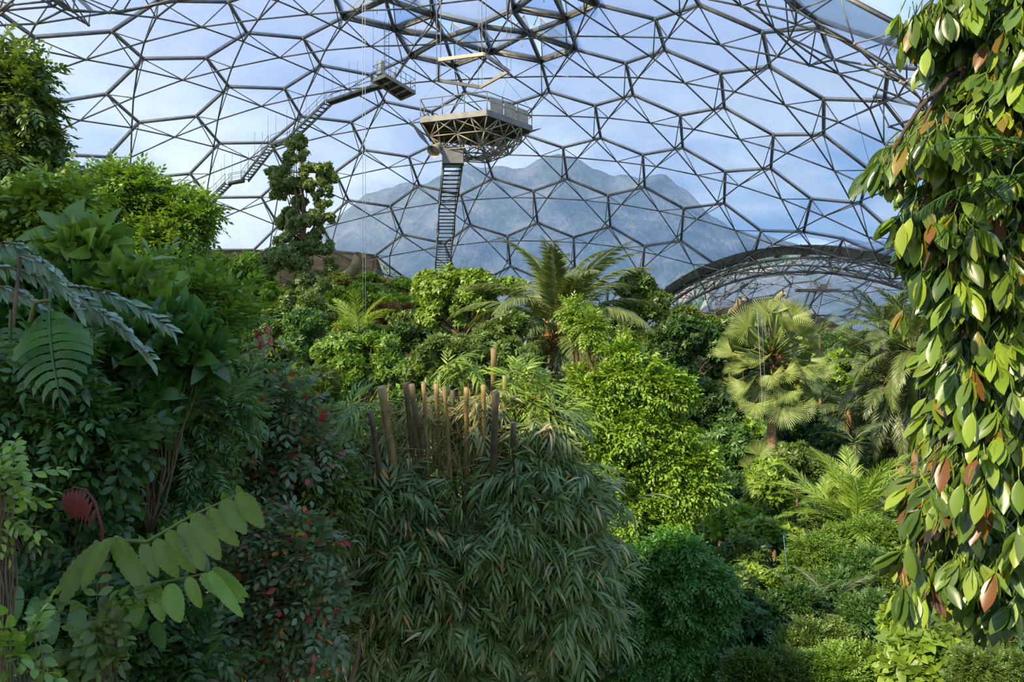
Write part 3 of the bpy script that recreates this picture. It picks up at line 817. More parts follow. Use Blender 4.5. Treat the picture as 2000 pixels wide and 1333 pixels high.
# ------------------------------------------------------------------ leaf colours
M['yg'] = leafmat('sunny_yellow_green_leaf', ['#5a7a20', '#708f2a', '#88a436', '#628424'])
M['ygb'] = leafmat('yellow_green_leaf', ['#5f7a28', '#71892c', '#86a038', '#587428'])
M['bright'] = leafmat('fresh_green_leaf', ['#52702a', '#668530', '#7a983a', '#5a782a'])
M['mid'] = leafmat('mid_green_leaf', ['#435822', '#566c2c', '#687c36', '#4c6226'])
M['deep'] = leafmat('deep_green_leaf', ['#2e481c', '#3c5a26', '#4a6a2e', '#345020'])
M['deepfig'] = leafmat('fig_leaf', ['#37601e', '#477428', '#53822e', '#3c6820'])
M['olive'] = leafmat('olive_leaf', ['#54683a', '#687c40', '#7e904c', '#5a6c38'], rough=.35)
M['grey'] = leafmat('grey_green_leaf', ['#4e6e38', '#5f8046', '#708e54', '#4a6834'], rough=.35)
M['blue'] = leafmat('blue_green_leaf', ['#3a5a26', '#4a6e30', '#5a7c3c', '#42622a'], rough=.4)
M['gloss'] = leafmat('glossy_drooping_leaf', ['#33491d', '#4a6424', '#6b862a', '#8a9e34', '#3c5222', '#5d7a28'], (.08, ['#76702a', '#80652a', '#6d4826']), rough=.33, trans=.3, spec=.6)
M['red'] = leafmat('mixed_red_leaf', ['#4a6238', '#5c7448', '#6e8258', '#526a42', '#7c8a5c'], (.09, ['#a08a3a', '#b8702c', '#b2482a', '#a03a3a']), rough=.4)
M['bamboo'] = leafmat('bamboo_leaf', ['#4a5f2a', '#5a7034', '#6c8042', '#7e9052', '#50662e'], (.05, ['#9a8f50', '#b8a878', '#cdbf98', '#b5813a']), rough=.42, trans=.3)
M['bamboo_dry'] = leafmat('dry_bamboo_leaf', ['#6f7a42', '#7f8a50', '#a89c66', '#62743c', '#b3a67a'], rough=.5, trans=.3)
M['palm'] = leafmat('palm_leaflet', ['#4f5f30', '#616f3a', '#747f44', '#566634'], rough=.38, trans=.25)
M['palm_dark'] = leafmat('dark_palm_leaflet', ['#45552f', '#56663c', '#68774a', '#4a5c34'], (.05, ['#7a7350']), rough=.38, trans=.25)
M['palm_young'] = leafmat('young_palm_leaflet', ['#6b8630', '#7e983a', '#92a846', '#728c34'], rough=.4, trans=.4)
M['fan'] = leafmat('fan_palm_blade', ['#5a6c32', '#6c7c3c', '#808e48', '#646f36'], rough=.5, trans=.12)
M['broad'] = leafmat('broad_dark_leaf', ['#2f501e', '#3d6226', '#4c7430', '#355822'], rough=.32, trans=.3, rib=14)
M['sap'] = leafmat('corrugated_leaf', ['#566c22', '#62782a', '#6e8030', '#5c6628'], rough=.4, trans=.4, rib=22)
M['silver'] = leafmat('silvery_leaf', ['#5c7552', '#6c8664', '#7b9474', '#526b4a'], rough=.28, trans=.2)
M['orange'] = leafmat('orange_leaf', ['#b5642c', '#a8442a', '#7a7a34'])
M['newred'] = leafmat('new_red_leaf', ['#5a2424', '#702c2a'], rough=.4)
M['rust'] = leafmat('rusty_creeper_leaf', ['#7a5a38', '#8c6440', '#5f6a34', '#9a7046', '#6a5634'])
M['cover'] = leafmat('ground_cover_leaf', ['#5d6f26', '#77862c', '#8a9434', '#4d6426'], (.25, ['#94742e', '#8a5a30', '#7a4a30', '#6a5a30']))

def G(x, y): return float(ground(x, y))
USED = set()

def tree(name, label, cat, crowns, D, tpls, n, size, mat, seed, trunk=.12, bark='bark', sub=(9, .5), mix=(.7, .1, .6), depth=.8, group=None, foot=None, shell=.4, stems=1):
    """crowns: (px, py, half width px, half height px[, D]) ellipsoids; trunk goes down to the ground"""
    g = np.random.default_rng(seed); L_, cs = [], []
    if D > 14: tpls = FARV.get(id(tpls), tpls)
    for c in crowns:
        d = c[4] if len(c) > 4 else D
        ctr = at(c[0], c[1], d); r = np.array([c[2], 0, c[3]]) / F * d; r[1] = (r[0] + r[2]) / 2 * depth if r[2] < r[0] * 2 else r[0] * depth * 1.2
        cs.append(ctr); L_ += sublobes(ctr, r, int(sub[0] * 2.2), min(r[0], r[2]) * sub[1] * .72, g)
    ctr = np.mean(cs, 0); fx, fy = (ctr[0], ctr[1]) if foot is None else foot
    base = np.array([fx, fy, G(fx, fy)])
    t = empty(name, base, label, cat, group)
    m = MB(); top = np.array([ctr[0], ctr[1], ctr[2]]); 
    fork = base + (top - base) * .85
    for s in range(stems):
        b = base + (g.normal(size=3) * [.3, .3, 0] if s else 0); f = fork + (g.normal(size=3) * .25 if s else 0)
        u = np.linspace(0, 1, 7)[:, None]; P = b * (1 - u) + f * u; P[1:-1] += g.normal(size=(5, 3)) * [.05, .05, 0] * max(1, trunk * 8)
        tube(m, P - np.array([0, 0, .3]) * (1 - u), np.linspace(trunk * 1.15, trunk * .75, 7), 9)
    m.build('trunk', M[bark], t)
    m = MB(); pick = [L_[i][0] for i in g.choice(len(L_), min(len(L_), 26), replace=False)]
    limbs(m, fork, pick, trunk * .4, g); m.build('branches', M[bark], t)
    scatter(MB(), tpls, L_, n, size, g, mix, shell=shell).build('foliage', M[mat], t)
    return t
# ------------------------------------------------------------------ palms
def frond(L, a0, a1, n, ll, lw, vee=.5, fwd=.9, droop=.35, seed=0, tipk=.35, r=.02, twist=0):
    """feather leaf in the YZ plane: starts at angle a0 above level, ends at a1"""
    g = np.random.default_rng(seed); k = 24; u = np.linspace(0, 1, k); a = a0 + (a1 - a0) * u ** 1.15
    st = L / (k - 1); P = np.concatenate([[[0, 0, 0]], np.cumsum(np.stack([0 * a[:-1], np.cos(a[:-1]), np.sin(a[:-1])], 1) * st, 0)])
    m = MB(); tube(m, P, np.linspace(r * 1.6, r * .3, k), 5)
    lt = leaf(3, lw, .3, droop, peak=.35)
    T = np.gradient(P, axis=0); T = nrm(T)
    us = np.linspace(.14, .995, n)
    for s in (-1, 1):
        idx = us * (k - 1); i0 = idx.astype(int).clip(0, k - 2); f = (idx - i0)[:, None]
        p = P[i0] * (1 - f) + P[i0 + 1] * f; t = nrm(T[i0] * (1 - f) + T[i0 + 1] * f)
        nz = np.stack([0 * us, -t[:, 2], t[:, 1]], 1)
        sp = fwd * (1 - .45 * us)
        d = np.stack([np.full(n, float(s)) * np.sin(sp), 0 * us, 0 * us], 1) + t * np.cos(sp)[:, None] + nz * (vee * .5) + g.normal(size=(n, 3)) * .07
        d[:, 2] -= .12
        sz = ll * (np.sin(np.pi * (us * .86 + .1)) ** .6) * (1 - tipk * us) * g.uniform(.9, 1.08, n)
        inst(m, lt, p, d, nz + g.normal(size=(n, 3)) * .15, sz)
    return m

def feather_palm(name, label, crown, foot, L, nf, mat, seed, trunk=.25, el=(1.3, -.5), n=46, ll=.75, lw=.045, bark='palm_bark', kinds=5, cat='palm', group=None, petiole=.0, sag=1.25, spear=False, vee=.5):
    g = np.random.default_rng(seed); crown = np.array(crown); t = empty(name, foot, label, cat, group)
    meshes = []
    for k in range(kinds):
        e = el[0] + (el[1] - el[0]) * k / max(1, kinds - 1)
        meshes.append(frond(L * (1 - .1 * abs(k - kinds / 2) / kinds), e, e - sag * (.75 + .25 * math.cos(e)), n, ll, lw, seed=seed + k, vee=vee).mesh('frond', M[mat]))
    for i in range(nf):
        k = int(i * kinds / nf); a = i * 2.39996 + g.normal() * .12
        o = bpy.data.objects.new('frond', meshes[k]); COL.objects.link(o); o.parent = t
        o.location = [float(q) for q in (crown - np.array(foot)) + [math.cos(a) * trunk * .5, math.sin(a) * trunk * .5, .25 * (1 - i / nf)]]
        o.rotation_euler = (g.normal() * .08, g.normal() * .18, a - math.pi / 2)
    if trunk > 0 and crown[2] - foot[2] > .4:
        u = np.linspace(0, 1, 30)[:, None]; P = np.array(foot) * (1 - u) + crown * u; P[:, 0] += .12 * np.sin(u[:, 0] * 3)
        rr = trunk * (1 + .06 * (np.arange(30) % 2)); m = tube(MB(), P, rr * np.linspace(1.15, .9, 30), 14); m.build('trunk', M[bark], t)
    return t

def P3(px, py, D): return at(px, py, D)
def foot_of(c, dx=0, dy=0): return np.array([c[0] + dx, c[1] + dy, G(c[0] + dx, c[1] + dy)])

# the big oil palm in the middle
cp = P3(1092, 660, 36)
op = feather_palm('oil_palm', 'large palm with arching feather fronds and shaggy fibre-clad trunk, centre of the valley', cp, foot_of(cp), 6.0, 58, 'palm', 5, trunk=.36, el=(1.5, -.6), n=90, ll=1.15, lw=.045, kinds=7, sag=1.75, vee=.2)
g = np.random.default_rng(8); m = MB()
for i in range(260):                                       # old leaf bases, pointing up and out
    a = g.uniform(0, 2 * math.pi); z = g.uniform(-1.9, .6); o = np.array([math.cos(a), math.sin(a), 0]); b = cp + o * (.34 + .06 * (z + 1.5)) + [0, 0, z]
    bars(m, b, b + o * g.uniform(.12, .3) + [0, 0, g.uniform(.25, .6)], g.uniform(.025, .05), 5)
for i in range(320):                                       # hanging fibres
    a = g.uniform(0, 2 * math.pi); o = np.array([math.cos(a), math.sin(a), 0]); b = cp + o * g.uniform(.45, .85) + [0, 0, g.uniform(-1.4, .4)]
    bars(m, b, b - [o[0] * -.05, 0, g.uniform(.5, 1.8)], .014, 4)
m.build('leaf_base_fibres', M['fibre'], op)
# palms on the right
cp = P3(1752, 765, 37)
feather_palm('date_palm', 'grey-green palm with drooping fronds and rough orange-brown trunk', cp, np.array([cp[0] + .25, cp[1], G(cp[0], cp[1])]), 4.2, 46, 'palm_dark', 21, trunk=.24, el=(1.35, -.7), n=64, ll=.85, lw=.05, bark='fibre', sag=1.5)
cp = P3(1782, 690, 35)
rp = feather_palm('royal_palm', 'slender palm with smooth pale ringed trunk and green crownshaft', cp, foot_of(cp), 3.6, 26, 'palm', 31, trunk=.15, el=(1.5, -.35), n=64, ll=.8, lw=.05, bark='palm_bark', sag=1.5)
tube(MB(), [P3(1784, 795, 35), P3(1783, 745, 35), P3(1782, 690, 35)], [.21, .2, .1], 12).build('crownshaft', M['stem'], rp)
cp = P3(1722, 650, 44)
feather_palm('date_palm', 'dark feathery palm standing behind the slender pale-trunked palm', cp, foot_of(cp), 3.8, 26, 'palm_dark', 41, trunk=.2, el=(1.3, -.3), n=56, ll=.8, lw=.05, sag=1.3)
cp = P3(1655, 800, 41)
feather_palm('date_palm', 'dull grey-green palm drooping left of the orange-brown trunk', cp, foot_of(cp), 3.8, 28, 'palm_dark', 51, trunk=.2, el=(.9, -.6), n=56, ll=.8, lw=.05, sag=1.2)
for (x, y, D, L_, nf, mt, lb, sd, e0) in [
    (1672, 1035, 23, 2.7, 18, 'palm_young', 'bright yellow-green young palm of upright arching fronds', 61, (1.45, .5)),
    (1600, 1010, 24.5, 2.0, 7, 'palm_young', 'small yellow-green palm leaning left beside the bright young palm', 62, (1.3, .7)),
    (1745, 1020, 24.5, 2.0, 10, 'palm_young', 'pale young palm close to the glossy drooping tree', 63, (1.2, .5)),
    (1575, 1215, 18, 1.5, 9, 'palm_dark', 'small dark palm in the shade near the foot of the blue hose', 64, (1.0, .1)),
    (1625, 1200, 18.5, 1.3, 8, 'palm_dark', 'little dark palm with one arching frond right of the shaded palm', 65, (1.1, .1)),
    (700, 655, 52, 3.6, 12, 'palm_young', 'pale feather palm on the slope below the concrete wall', 66, (1.3, .1)),
    (660, 640, 54, 2.6, 8, 'palm_young', 'smaller feather palm left of the pale one on the slope', 67, (1.0, .1)),
    (840, 780, 30, 2.3, 10, 'mid', 'dark green young palm below the round-crowned tree', 68, (1.3, .2)),
    (1600, 655, 62, 2.4, 10, 'palm_dark', 'palm with dark fronds on the slope behind the fan palm', 69, (1.2, .1)),
    (1668, 870, 33, 2.0, 9, 'palm_dark', 'low dull palm under the drooping grey-green palm', 70, (.9, .1))]:
    cp = P3(x, y, D); ft = foot_of(cp)
    feather_palm('young_palm', lb, cp, ft, L_, nf, mt, sd, trunk=.07, el=e0, n=38, ll=L_ * .26, lw=.045, kinds=4, sag=1.05, vee=.8)

# the fan palm
def fan_blade(R, nseg=34, span=4.3, cup=.28):
    m = MB(); v = []; f3 = []; f4 = []
    for i in range(nseg):
        a = -span / 2 + span * (i + .5) / nseg; h = span / nseg / 2 * .98; ln = R * (.72 + .28 * math.cos(a * .5)) * (1 + .05 * math.sin(i * 5.1)); rj = ln * .52
        def pt(an, r, up=0): return (math.sin(an) * r, math.cos(an) * r + R * .12, cup * r * r / R * (abs(math.sin(an)) ** 1.2) + up - .1 * r * r / R * max(0, math.cos(an)))
        b = len(v); mid = a
        v += [pt(a, .02), pt(a - h, rj), pt(a, rj, R * .022), pt(a + h, rj), pt(a - h * .35, ln * .88, -.02 * R), pt(a + h * .35, ln * .88, -.02 * R), pt(a, ln, -.06 * R)]
        f3 += [[b, b + 2, b + 1], [b, b + 3, b + 2], [b + 1, b + 2, b + 4], [b + 2, b + 3, b + 5], [b + 2, b + 5, b + 4], [b + 4, b + 5, b + 6]]
    m.add(v, f3); return m
fc = P3(1507, 700, 33)
fpalm = empty('fan_palm', foot_of(fc), 'fan palm with a round head of big pale-green pleated fans', 'palm')
blades = [fan_blade(1.32, 36, 3.9 - .3 * k, .35 + .2 * k).mesh('fan_blade', M['fan']) for k in range(3)]
pet = MB(); tube(pet, [[0, 0, 0], [0, .5, .03], [0, 1, 0]], [.045, .03, .02], 6); petm = pet.mesh('petiole', M['stem'])
FB = foot_of(fc); g = np.random.default_rng(4); k = 0
dirs = []
for i in range(104):
    z = 1 - 2 * (i + .5) / 104; a = i * 2.39996; r_ = math.sqrt(1 - z * z); dirs.append((math.cos(a) * r_, math.sin(a) * r_, z))
for d in dirs:
    d = np.array(d); 
    if d[2] < -.85 or (d[1] > .7) or (d[1] < -.9 and d[2] > -.1): continue
    d = nrm(d + g.normal(size=3) * .08); pl_ = 1.65 * g.uniform(.6, 1.1)
    st = fc + [0, 0, -.25 + .5 * d[2]]
    up = nrm(np.array([0, -.15, 1.0]) + g.normal(size=3) * .35) if d[2] < .6 else nrm(np.array([g.normal() * .8, -1, .2]))
    x, z = frame(d, up); Rm = Matrix((tuple(x), tuple(d), tuple(z))).transposed().to_4x4()
    o = bpy.data.objects.new('petiole', petm); COL.objects.link(o); o.parent = fpalm
    o.matrix_local = Matrix.Translation(Vector(st - FB)) @ Rm @ Matrix.Scale(pl_, 4)
    d2 = nrm(d + g.normal(size=3) * .3 - np.array([0, 0, .3])); x, z = frame(d2, up); Rm = Matrix((tuple(x), tuple(d2), tuple(z))).transposed().to_4x4()
    b_ = bpy.data.objects.new('fan_blade', blades[k % 3]); COL.objects.link(b_); b_.parent = fpalm
    b_.matrix_local = Matrix.Translation(Vector(st + d * pl_ - FB)) @ Rm @ Matrix.Scale(g.uniform(.5, .78), 4); k += 1
u = np.linspace(0, 1, 24)[:, None]; P = FB * (1 - u) + (fc + [0, 0, -.3]) * u
tube(MB(), P, .19 * (1 + .05 * (np.arange(24) % 2)), 12).build('trunk', M['palm_bark'], fpalm)
m = MB()
for i in range(150):
    a = g.uniform(0, 2 * math.pi); o_ = np.array([math.cos(a), math.sin(a), 0]); b = fc + o_ * .2 + [0, 0, g.uniform(-1.3, .4)]
    bars(m, b, b + o_ * g.uniform(.2, .6) + [0, 0, g.uniform(-.2, .5)], g.uniform(.012, .035), 4)
m.build('dead_petiole_fibres', M['fibre'], fpalm)
# single fan leaves of young palms
for x, y, D, s, lb in [(1480, 893, 28, .5, 'large pleated fan leaf of a young palm left of the fan palm trunk'), (1462, 918, 27.5, .4, 'narrow folded fan leaf below the large pleated one'),
                       (1350, 905, 21.5, .45, 'pale fan leaf reaching out of the yellow-green tree'), (1372, 955, 21, .38, 'lower pale fan leaf beside the yellow-green tree'), (1805, 865, 14, .2, 'single bright yellow leaf at the edge of the glossy tree')]:
    c = P3(x, y, D); f = foot_of(c); t = empty('young_fan_palm', f, lb, 'plant')
    tube(MB(), [f, c * .5 + f * .5 + [.1, 0, .2], c], .025, 5).build('petiole', M['stem'], t)
    o = bpy.data.objects.new('fan_blade', blades[0]); COL.objects.link(o); o.parent = t
    d = nrm([.5, -.3, .8]); xx, zz = frame(d, [0, -1, .3]); o.matrix_local = Matrix.Translation(Vector(c - f)) @ Matrix((tuple(xx), tuple(d), tuple(zz))).transposed().to_4x4() @ Matrix.Scale(s, 4)

# ------------------------------------------------------------------ trees and shrubs of the valley
tree('tree', 'round-crowned tree with bright glossy green leaf clusters below the hanging stair', 'tree', [(880, 575, 66, 52), (935, 560, 42, 34), (840, 560, 36, 30), (870, 620, 58, 34), (905, 595, 70, 30), (1000, 560, 26, 18)], 42, W_LF, 5200, .34, 'ygb', 101, .2, sub=(9, .42), mix=(.9, .3, .3))
tree('slender_tree', 'tall slender two-stemmed tree with dark clumped leaves against the film', 'tree', [(578, 300, 26, 36), (560, 355, 34, 36), (615, 350, 34, 34), (600, 420, 40, 50), (640, 330, 12, 12), (565, 500, 42, 46), (600, 560, 46, 40), (632, 385, 20, 46), (545, 380, 16, 20), (560, 440, 22, 40), (535, 340, 16, 14), (648, 350, 12, 12), (585, 275, 14, 16), (620, 480, 30, 34), (640, 430, 16, 14), (530, 520, 20, 30), (645, 520, 16, 20), (590, 480, 30, 30)], 62, W_FAR, 12500, .27, 'olive', 102, .2, sub=(9, .36), shell=.1, mix=(.9, .2, .5), stems=2)
tree('tree', 'mid-green tree right of the big palm, its top against the film', 'tree', [(1240, 560, 34, 36), (1262, 610, 40, 50), (1225, 620, 30, 40)], 55, W_FAR, 3600, .42, 'mid', 103)
tree('tree', 'dark dense tree between the big palm and the fan palm, upper mass', 'tree', [(1335, 660, 68, 44), (1300, 700, 46, 40), (1390, 690, 46, 36)], 50, W_FAR, 5200, .36, 'deep', 104)
tree('tree', 'bright-topped small tree before the further dome, left of the fan palm', 'tree', [(1395, 640, 46, 22), (1340, 620, 26, 22)], 60, W_FAR, 2600, .4, 'mid', 105)
tree('tree', 'dark green tree lower down, left of the fan palm fans', 'tree', [(1345, 790, 68, 66), (1400, 800, 50, 60), (1300, 830, 40, 40)], 41, W_FAR, 6500, .30, 'deep', 106)
tree('tree', 'shadowed tree with rounded grey-green leaves left of the fan palm trunk', 'tree', [(1430, 870, 50, 44), (1390, 900, 50, 50)], 33, W_LF, 3600, .26, 'blue', 107)
tree('fig_tree', 'sunny yellow-green small-leaved tree right of the bamboo clump', 'tree', [(1232, 735, 62, 44), (1290, 770, 44, 50), (1185, 800, 52, 46), (1255, 850, 66, 60), (1135, 850, 50, 42), (1310, 900, 50, 50), (1190, 920, 66, 56), (1340, 960, 44, 44), (1270, 1000, 70, 60), (1130, 940, 50, 46), (1355, 920, 36, 30), (1215, 692, 22, 20), (1325, 770, 26, 26), (1385, 950, 26, 22), (1090, 870, 34, 20), (1160, 755, 26, 20), (1320, 850, 30, 24), (1375, 900, 24, 20)], 20, S_SM, 11000, .36, 'yg', 108, .13, sub=(6, .5), mix=(.7, -.15, .7), depth=.7)
tree('weeping_fig', 'dense weeping fig with tiny deep green leaves at the bottom centre-right', 'tree', [(1330, 1120, 86, 76), (1290, 1210, 100, 90), (1350, 1250, 90, 90), (1230, 1290, 70, 70), (1390, 1180, 46, 66), (1350, 1330, 90, 60), (1255, 1130, 60, 60)], 16, S_SM, 14000, .26, 'deepfig', 109, .14, sub=(8, .42), mix=(.75, -.35, .5), depth=.6)
tree('tree', 'shrubby tree with small dark round leaves at the bottom, right of the bamboo', 'shrub', [(1190, 1270, 60, 70), (1130, 1310, 50, 50)], 12.5, W_LF, 1500, .10, 'deep', 110, .06)
for (x, y, w, D, lb, sd, yb) in [(1123, 618, 32, 21, 'thin sapling with an umbrella tuft, left of its twin before the big palm', 111, 860), (1158, 648, 34, 20.5, 'thin sapling with an umbrella tuft, right-hand taller stem before the big palm', 112, 830), (1135, 750, 28, 20.8, 'short sapling tuft between the two umbrella saplings', 113, 850)]:
    tree('sapling', lb, 'sapling', [(x, y, w * .7, w * .5), (x + 6, y + 16, w * .6, w * .35), (x - 5, y - 12, w * .4, w * .35)], D, S_PIN, 230, .40, 'ygb', sd, .035, sub=(5, .5), mix=(.8, .0, .5))
tree('tree', 'fresh green shrub-like tree in the sun left of the bamboo culms', 'tree', [(720, 690, 66, 40), (660, 700, 50, 44), (690, 745, 70, 40), (760, 730, 50, 44), (640, 760, 60, 36)], 30, W_LF, 6200, .27, 'bright', 114, .12, sub=(8, .45), mix=(.8, .1, .5))
tree('tree', 'darker blue-green tree left of the fresh green one', 'tree', [(585, 690, 46, 50), (600, 640, 40, 36), (560, 740, 44, 44), (620, 790, 56, 40)], 31, W_LF, 4600, .24, 'blue', 115, .12, sub=(8, .45))
tree('shrub', 'leafy shrub with upright pale leaves at the foot of the slender tree', 'shrub', [(590, 600, 40, 34), (625, 620, 26, 26)], 44, W_LF, 1500, .3, 'mid', 116, .07)
tree('tree', 'mid-green tree behind the bamboo, below the round-crowned tree', 'tree', [(870, 690, 70, 36), (930, 720, 70, 40), (1000, 700, 46, 40), (850, 740, 60, 30)], 28, W_LF, 5200, .22, 'mid', 117, .1, sub=(8, .45))
tree('tree', 'leafy tree peeping out left of the big palm trunk', 'tree', [(1000, 640, 40, 30), (960, 660, 40, 30), (1040, 760, 40, 40)], 31, W_LF, 1800, .24, 'mid', 118, .08)
tree('tree', 'green bushes massed right of the big palm trunk', 'tree', [(1180, 720, 50, 50), (1240, 680, 50, 40), (1150, 780, 40, 40)], 33, W_LF, 2600, .27, 'mid', 119, .1)
# hillside on the left
for i, (x, y, w, h, D, mt, n, lb) in enumerate([
    (455, 530, 70, 40, 74, 'yg', 4200, 'sunlit yellow-green thicket right under the dome edge'),
    (500, 590, 56, 40, 66, 'yg', 3600, 'glowing yellow bush beside the slender tree foot'),
    (400, 560, 52, 44, 68, 'mid', 3000, 'mid-green bush between the left tree and the yellow thicket'),
    (395, 610, 56, 36, 58, 'grey', 2600, 'grey-green bush below the mid-green hillside bush'),
    (450, 640, 60, 36, 50, 'mid', 2600, 'rounded green bush lower on the slope'),
    (540, 640, 40, 34, 50, 'mid', 2000, 'green bush leaning against the slender tree stem'),
    (350, 530, 40, 40, 72, 'ygb', 2000, 'yellowish bush half hidden by the left tree'),
    (655, 560, 40, 24, 78, 'cover', 2400, 'scrubby bush with orange tints below the dark wall hole'),
    (700, 580, 60, 26, 76, 'ygb', 2600, 'green scrub at the foot of the air duct'),
    (430, 700, 60, 44, 38, 'mid', 2600, 'leafy bush in the dip behind the red-leaved shrub'),
    (500, 730, 60, 44, 34, 'blue', 2600, 'blue-green bush behind the long bare twigs'),
    (380, 680, 40, 40, 36, 'bright', 1800, 'light green bush right of the big left foliage'),
    (785, 612, 66, 20, 70, 'rust', 2600, 'rust-coloured dry creeper mat on the slope below the wall end'),
    (800, 596, 60, 12, 76, 'yg', 1600, 'grassy green strip along the foot of the sloping wall end'),
    (760, 660, 60, 30, 44, 'deep', 2200, 'dark bush under the reddish slope'),
    (800, 640, 40, 30, 48, 'mid', 1800, 'green bush left of the round-crowned tree'),
    (1640, 730, 60, 40, 62, 'yg', 2400, 'sunny yellow-green bush on the slope right of the fan palm'),
    (1650, 706, 70, 22, 80, 'deep', 2600, 'dark hedge-like scrub below the pale concrete wall'),
    (1600, 700, 50, 30, 70, 'mid', 2000, 'green scrub behind the right-hand fans'),
    (1450, 665, 60, 22, 85, 'yg', 2200, 'yellow-green scrub below the thin railing'),
    (1560, 850, 60, 50, 38, 'deep', 2600, 'deep green bush in shade right of the fan palm trunk'),
    (1630, 880, 60, 50, 36, 'deep', 2600, 'shaded bush between fan palm and orange-brown trunk'),
    (1700, 900, 60, 40, 38, 'mid', 2000, 'bush at the foot of the drooping palm'),
    (1810, 780, 40, 80, 40, 'mid', 2200, 'tall bush filling the gap beside the glossy tree'),
    (1540, 900, 60, 40, 31, 'mid', 2200, 'bush of mixed green leaves behind the leafy whorled shrub'),
    (1420, 960, 50, 50, 28, 'deep', 2600, 'dark bush left of the whorled shrubs')]):
    tree('bush', lb, 'bush', [(x, y, w, h), (x + w * .4, y + h * .4, w * .7, h * .7), (x - w * .4, y + h * .3, w * .7, h * .7)], D, W_FAR if D > 40 else W_LF, n, .0062 * D + .03, mt, 200 + i, .07, sub=(7, .5))
# shrubs of the sunny right-hand bottom
for i, (x, y, w, h, D, mt, n, sz, tp, lb) in enumerate([
    (1500, 960, 40, 66, 26, 'ygb', 1500, .3, 'W', 'tall sunlit shrub with whorled leaves in front of the fan palm trunk'),
    (1430, 1020, 44, 34, 24, 'yg', 1300, .3, 'W', 'yellow-topped whorled shrub left of the tall sunlit one'),
    (1500, 1050, 60, 36, 23, 'ygb', 1700, .27, 'W', 'leafy whorled shrub low in the sun, above the blue hose'),
    (1450, 1090, 50, 36, 21.5, 'mid', 1500, .25, 'W', 'green whorled shrub beside the weeping fig'),
    (1580, 1040, 50, 40, 24, 'mid', 1500, .24, 'W', 'shrub between the tall sunlit shrub and the young palms'),
    (1690, 1060, 76, 36, 21.5, 'bright', 2600, .34, 'F', 'fine-leaved feathery shrub in front of the young palms'),
    (1600, 1100, 60, 36, 20, 'bright', 2000, .32, 'F', 'fine-leaved shrub beside the blue hose'),
    (1480, 1140, 50, 36, 19.5, 'ygb', 1500, .22, 'W', 'yellowish shrub in the gap right of the weeping fig'),
    (1700, 1110, 60, 34, 19.5, 'blue', 1500, .2, 'L', 'round-leaved blue-green shrub, upper part of the dip'),
    (1640, 1150, 50, 34, 19, 'blue', 1300, .19, 'L', 'round-leaved blue-green shrub with reddish stems'),
    (1760, 1140, 46, 40, 18.5, 'mid', 1300, .2, 'L', 'shrub behind the lowest drooping leaf tufts'),
    (1540, 1190, 60, 40, 18, 'deep', 1700, .2, 'L', 'dark shrub around the shaded little palms'),
    (1700, 1210, 60, 40, 17.5, 'blue', 1600, .19, 'L', 'shadowy shrub in the middle of the right-hand bottom'),
    (1470, 1230, 50, 50, 17, 'deep', 1900, .2, 'W', 'dark leafy shrub right beside the weeping fig'),
    (1590, 1265, 70, 36, 16, 'mid', 1700, .3, 'P', 'pinnate-leaved shrub near the bottom edge'),
    (1500, 1310, 70, 36, 15, 'mid', 2000, .28, 'P', 'mid-green pinnate shrub at the bottom edge, nearest the fig'),
    (1660, 1310, 80, 34, 15, 'bright', 2000, .26, 'P', 'lighter pinnate shrub at the bottom edge, in the middle'),
    (1810, 1290, 70, 50, 13.5, 'ygb', 900, .34, 'M', 'shrub with lobed yellow-green leaves at the bottom right'),
    (1900, 1240, 60, 60, 13.5, 'mid', 1200, .22, 'W', 'bush behind the lobed leaves at the bottom right'),
    (1940, 1310, 70, 50, 12, 'mid', 1100, .2, 'P', 'bush in the bottom right corner'),
    (1800, 1200, 60, 40, 15, 'ygb', 1000, .26, 'M', 'lobed-leaved shrub below the drooping tufts'),
    (1850, 1030, 60, 60, 19, 'mid', 1600, .24, 'L', 'bush seen between hanging glossy branches'),
    (1440, 1160, 30, 50, 18.5, 'mid', 900, .2, 'W', 'narrow shrub squeezed against the fig'),
    (1620, 1010, 70, 20, 26, 'mid', 1200, .25, 'W', 'low bush behind the bright young palm')]):
    tp_ = {'W': W_LF, 'F': S_FERN, 'L': S_MID, 'P': S_PIN, 'M': [whorl(leaf(5, .26, .2, .3, wave=.08), 6, 1, .2, s) for s in range(2)]}[tp]
    tree('shrub', lb, 'shrub', [(x, y, w, h), (x + w * .5, y + h * .3, w * .6, h * .8), (x - w * .5, y + h * .3, w * .6, h * .8)], D, tp_, int(n * 1.15), sz, mt, 300 + i, .045, sub=(7, .5), mix=(.8, .3, .5))

# filler bushes: nothing tells these apart
FM = {}
for nm, mt, tp_, sz in (('a', 'mid', FARV[id(W_LF)], .26), ('b', 'deep', FARV[id(W_LF)], .24), ('c', 'bright', W_FAR, .26), ('d', 'blue', FARV[id(S_MID)], .5), ('e', 'yg', W_FAR, .28), ('f', 'cover', W_FAR, .24)):
    g = np.random.default_rng(ord(nm)); lb_ = sublobes([0, 0, .95], [1.25, 1.25, .9], 16, .55, g, -.3)
    f1 = scatter(MB(), tp_, lb_, 950, sz * .85, g).mesh('foliage', M[mt]); m = MB()
    for q in lb_[:9]: tube(m, [[0, 0, -.3], np.array(q[0]) * [.4, .4, .5], q[0]], [.05, .03, .012], 5)
    FM[nm] = [('foliage', f1), ('stems', m.mesh('stems', M['bark_dark']))]
g = np.random.default_rng(77); nfill = {'valley': 0, 'slope': 0, 'far': 0}
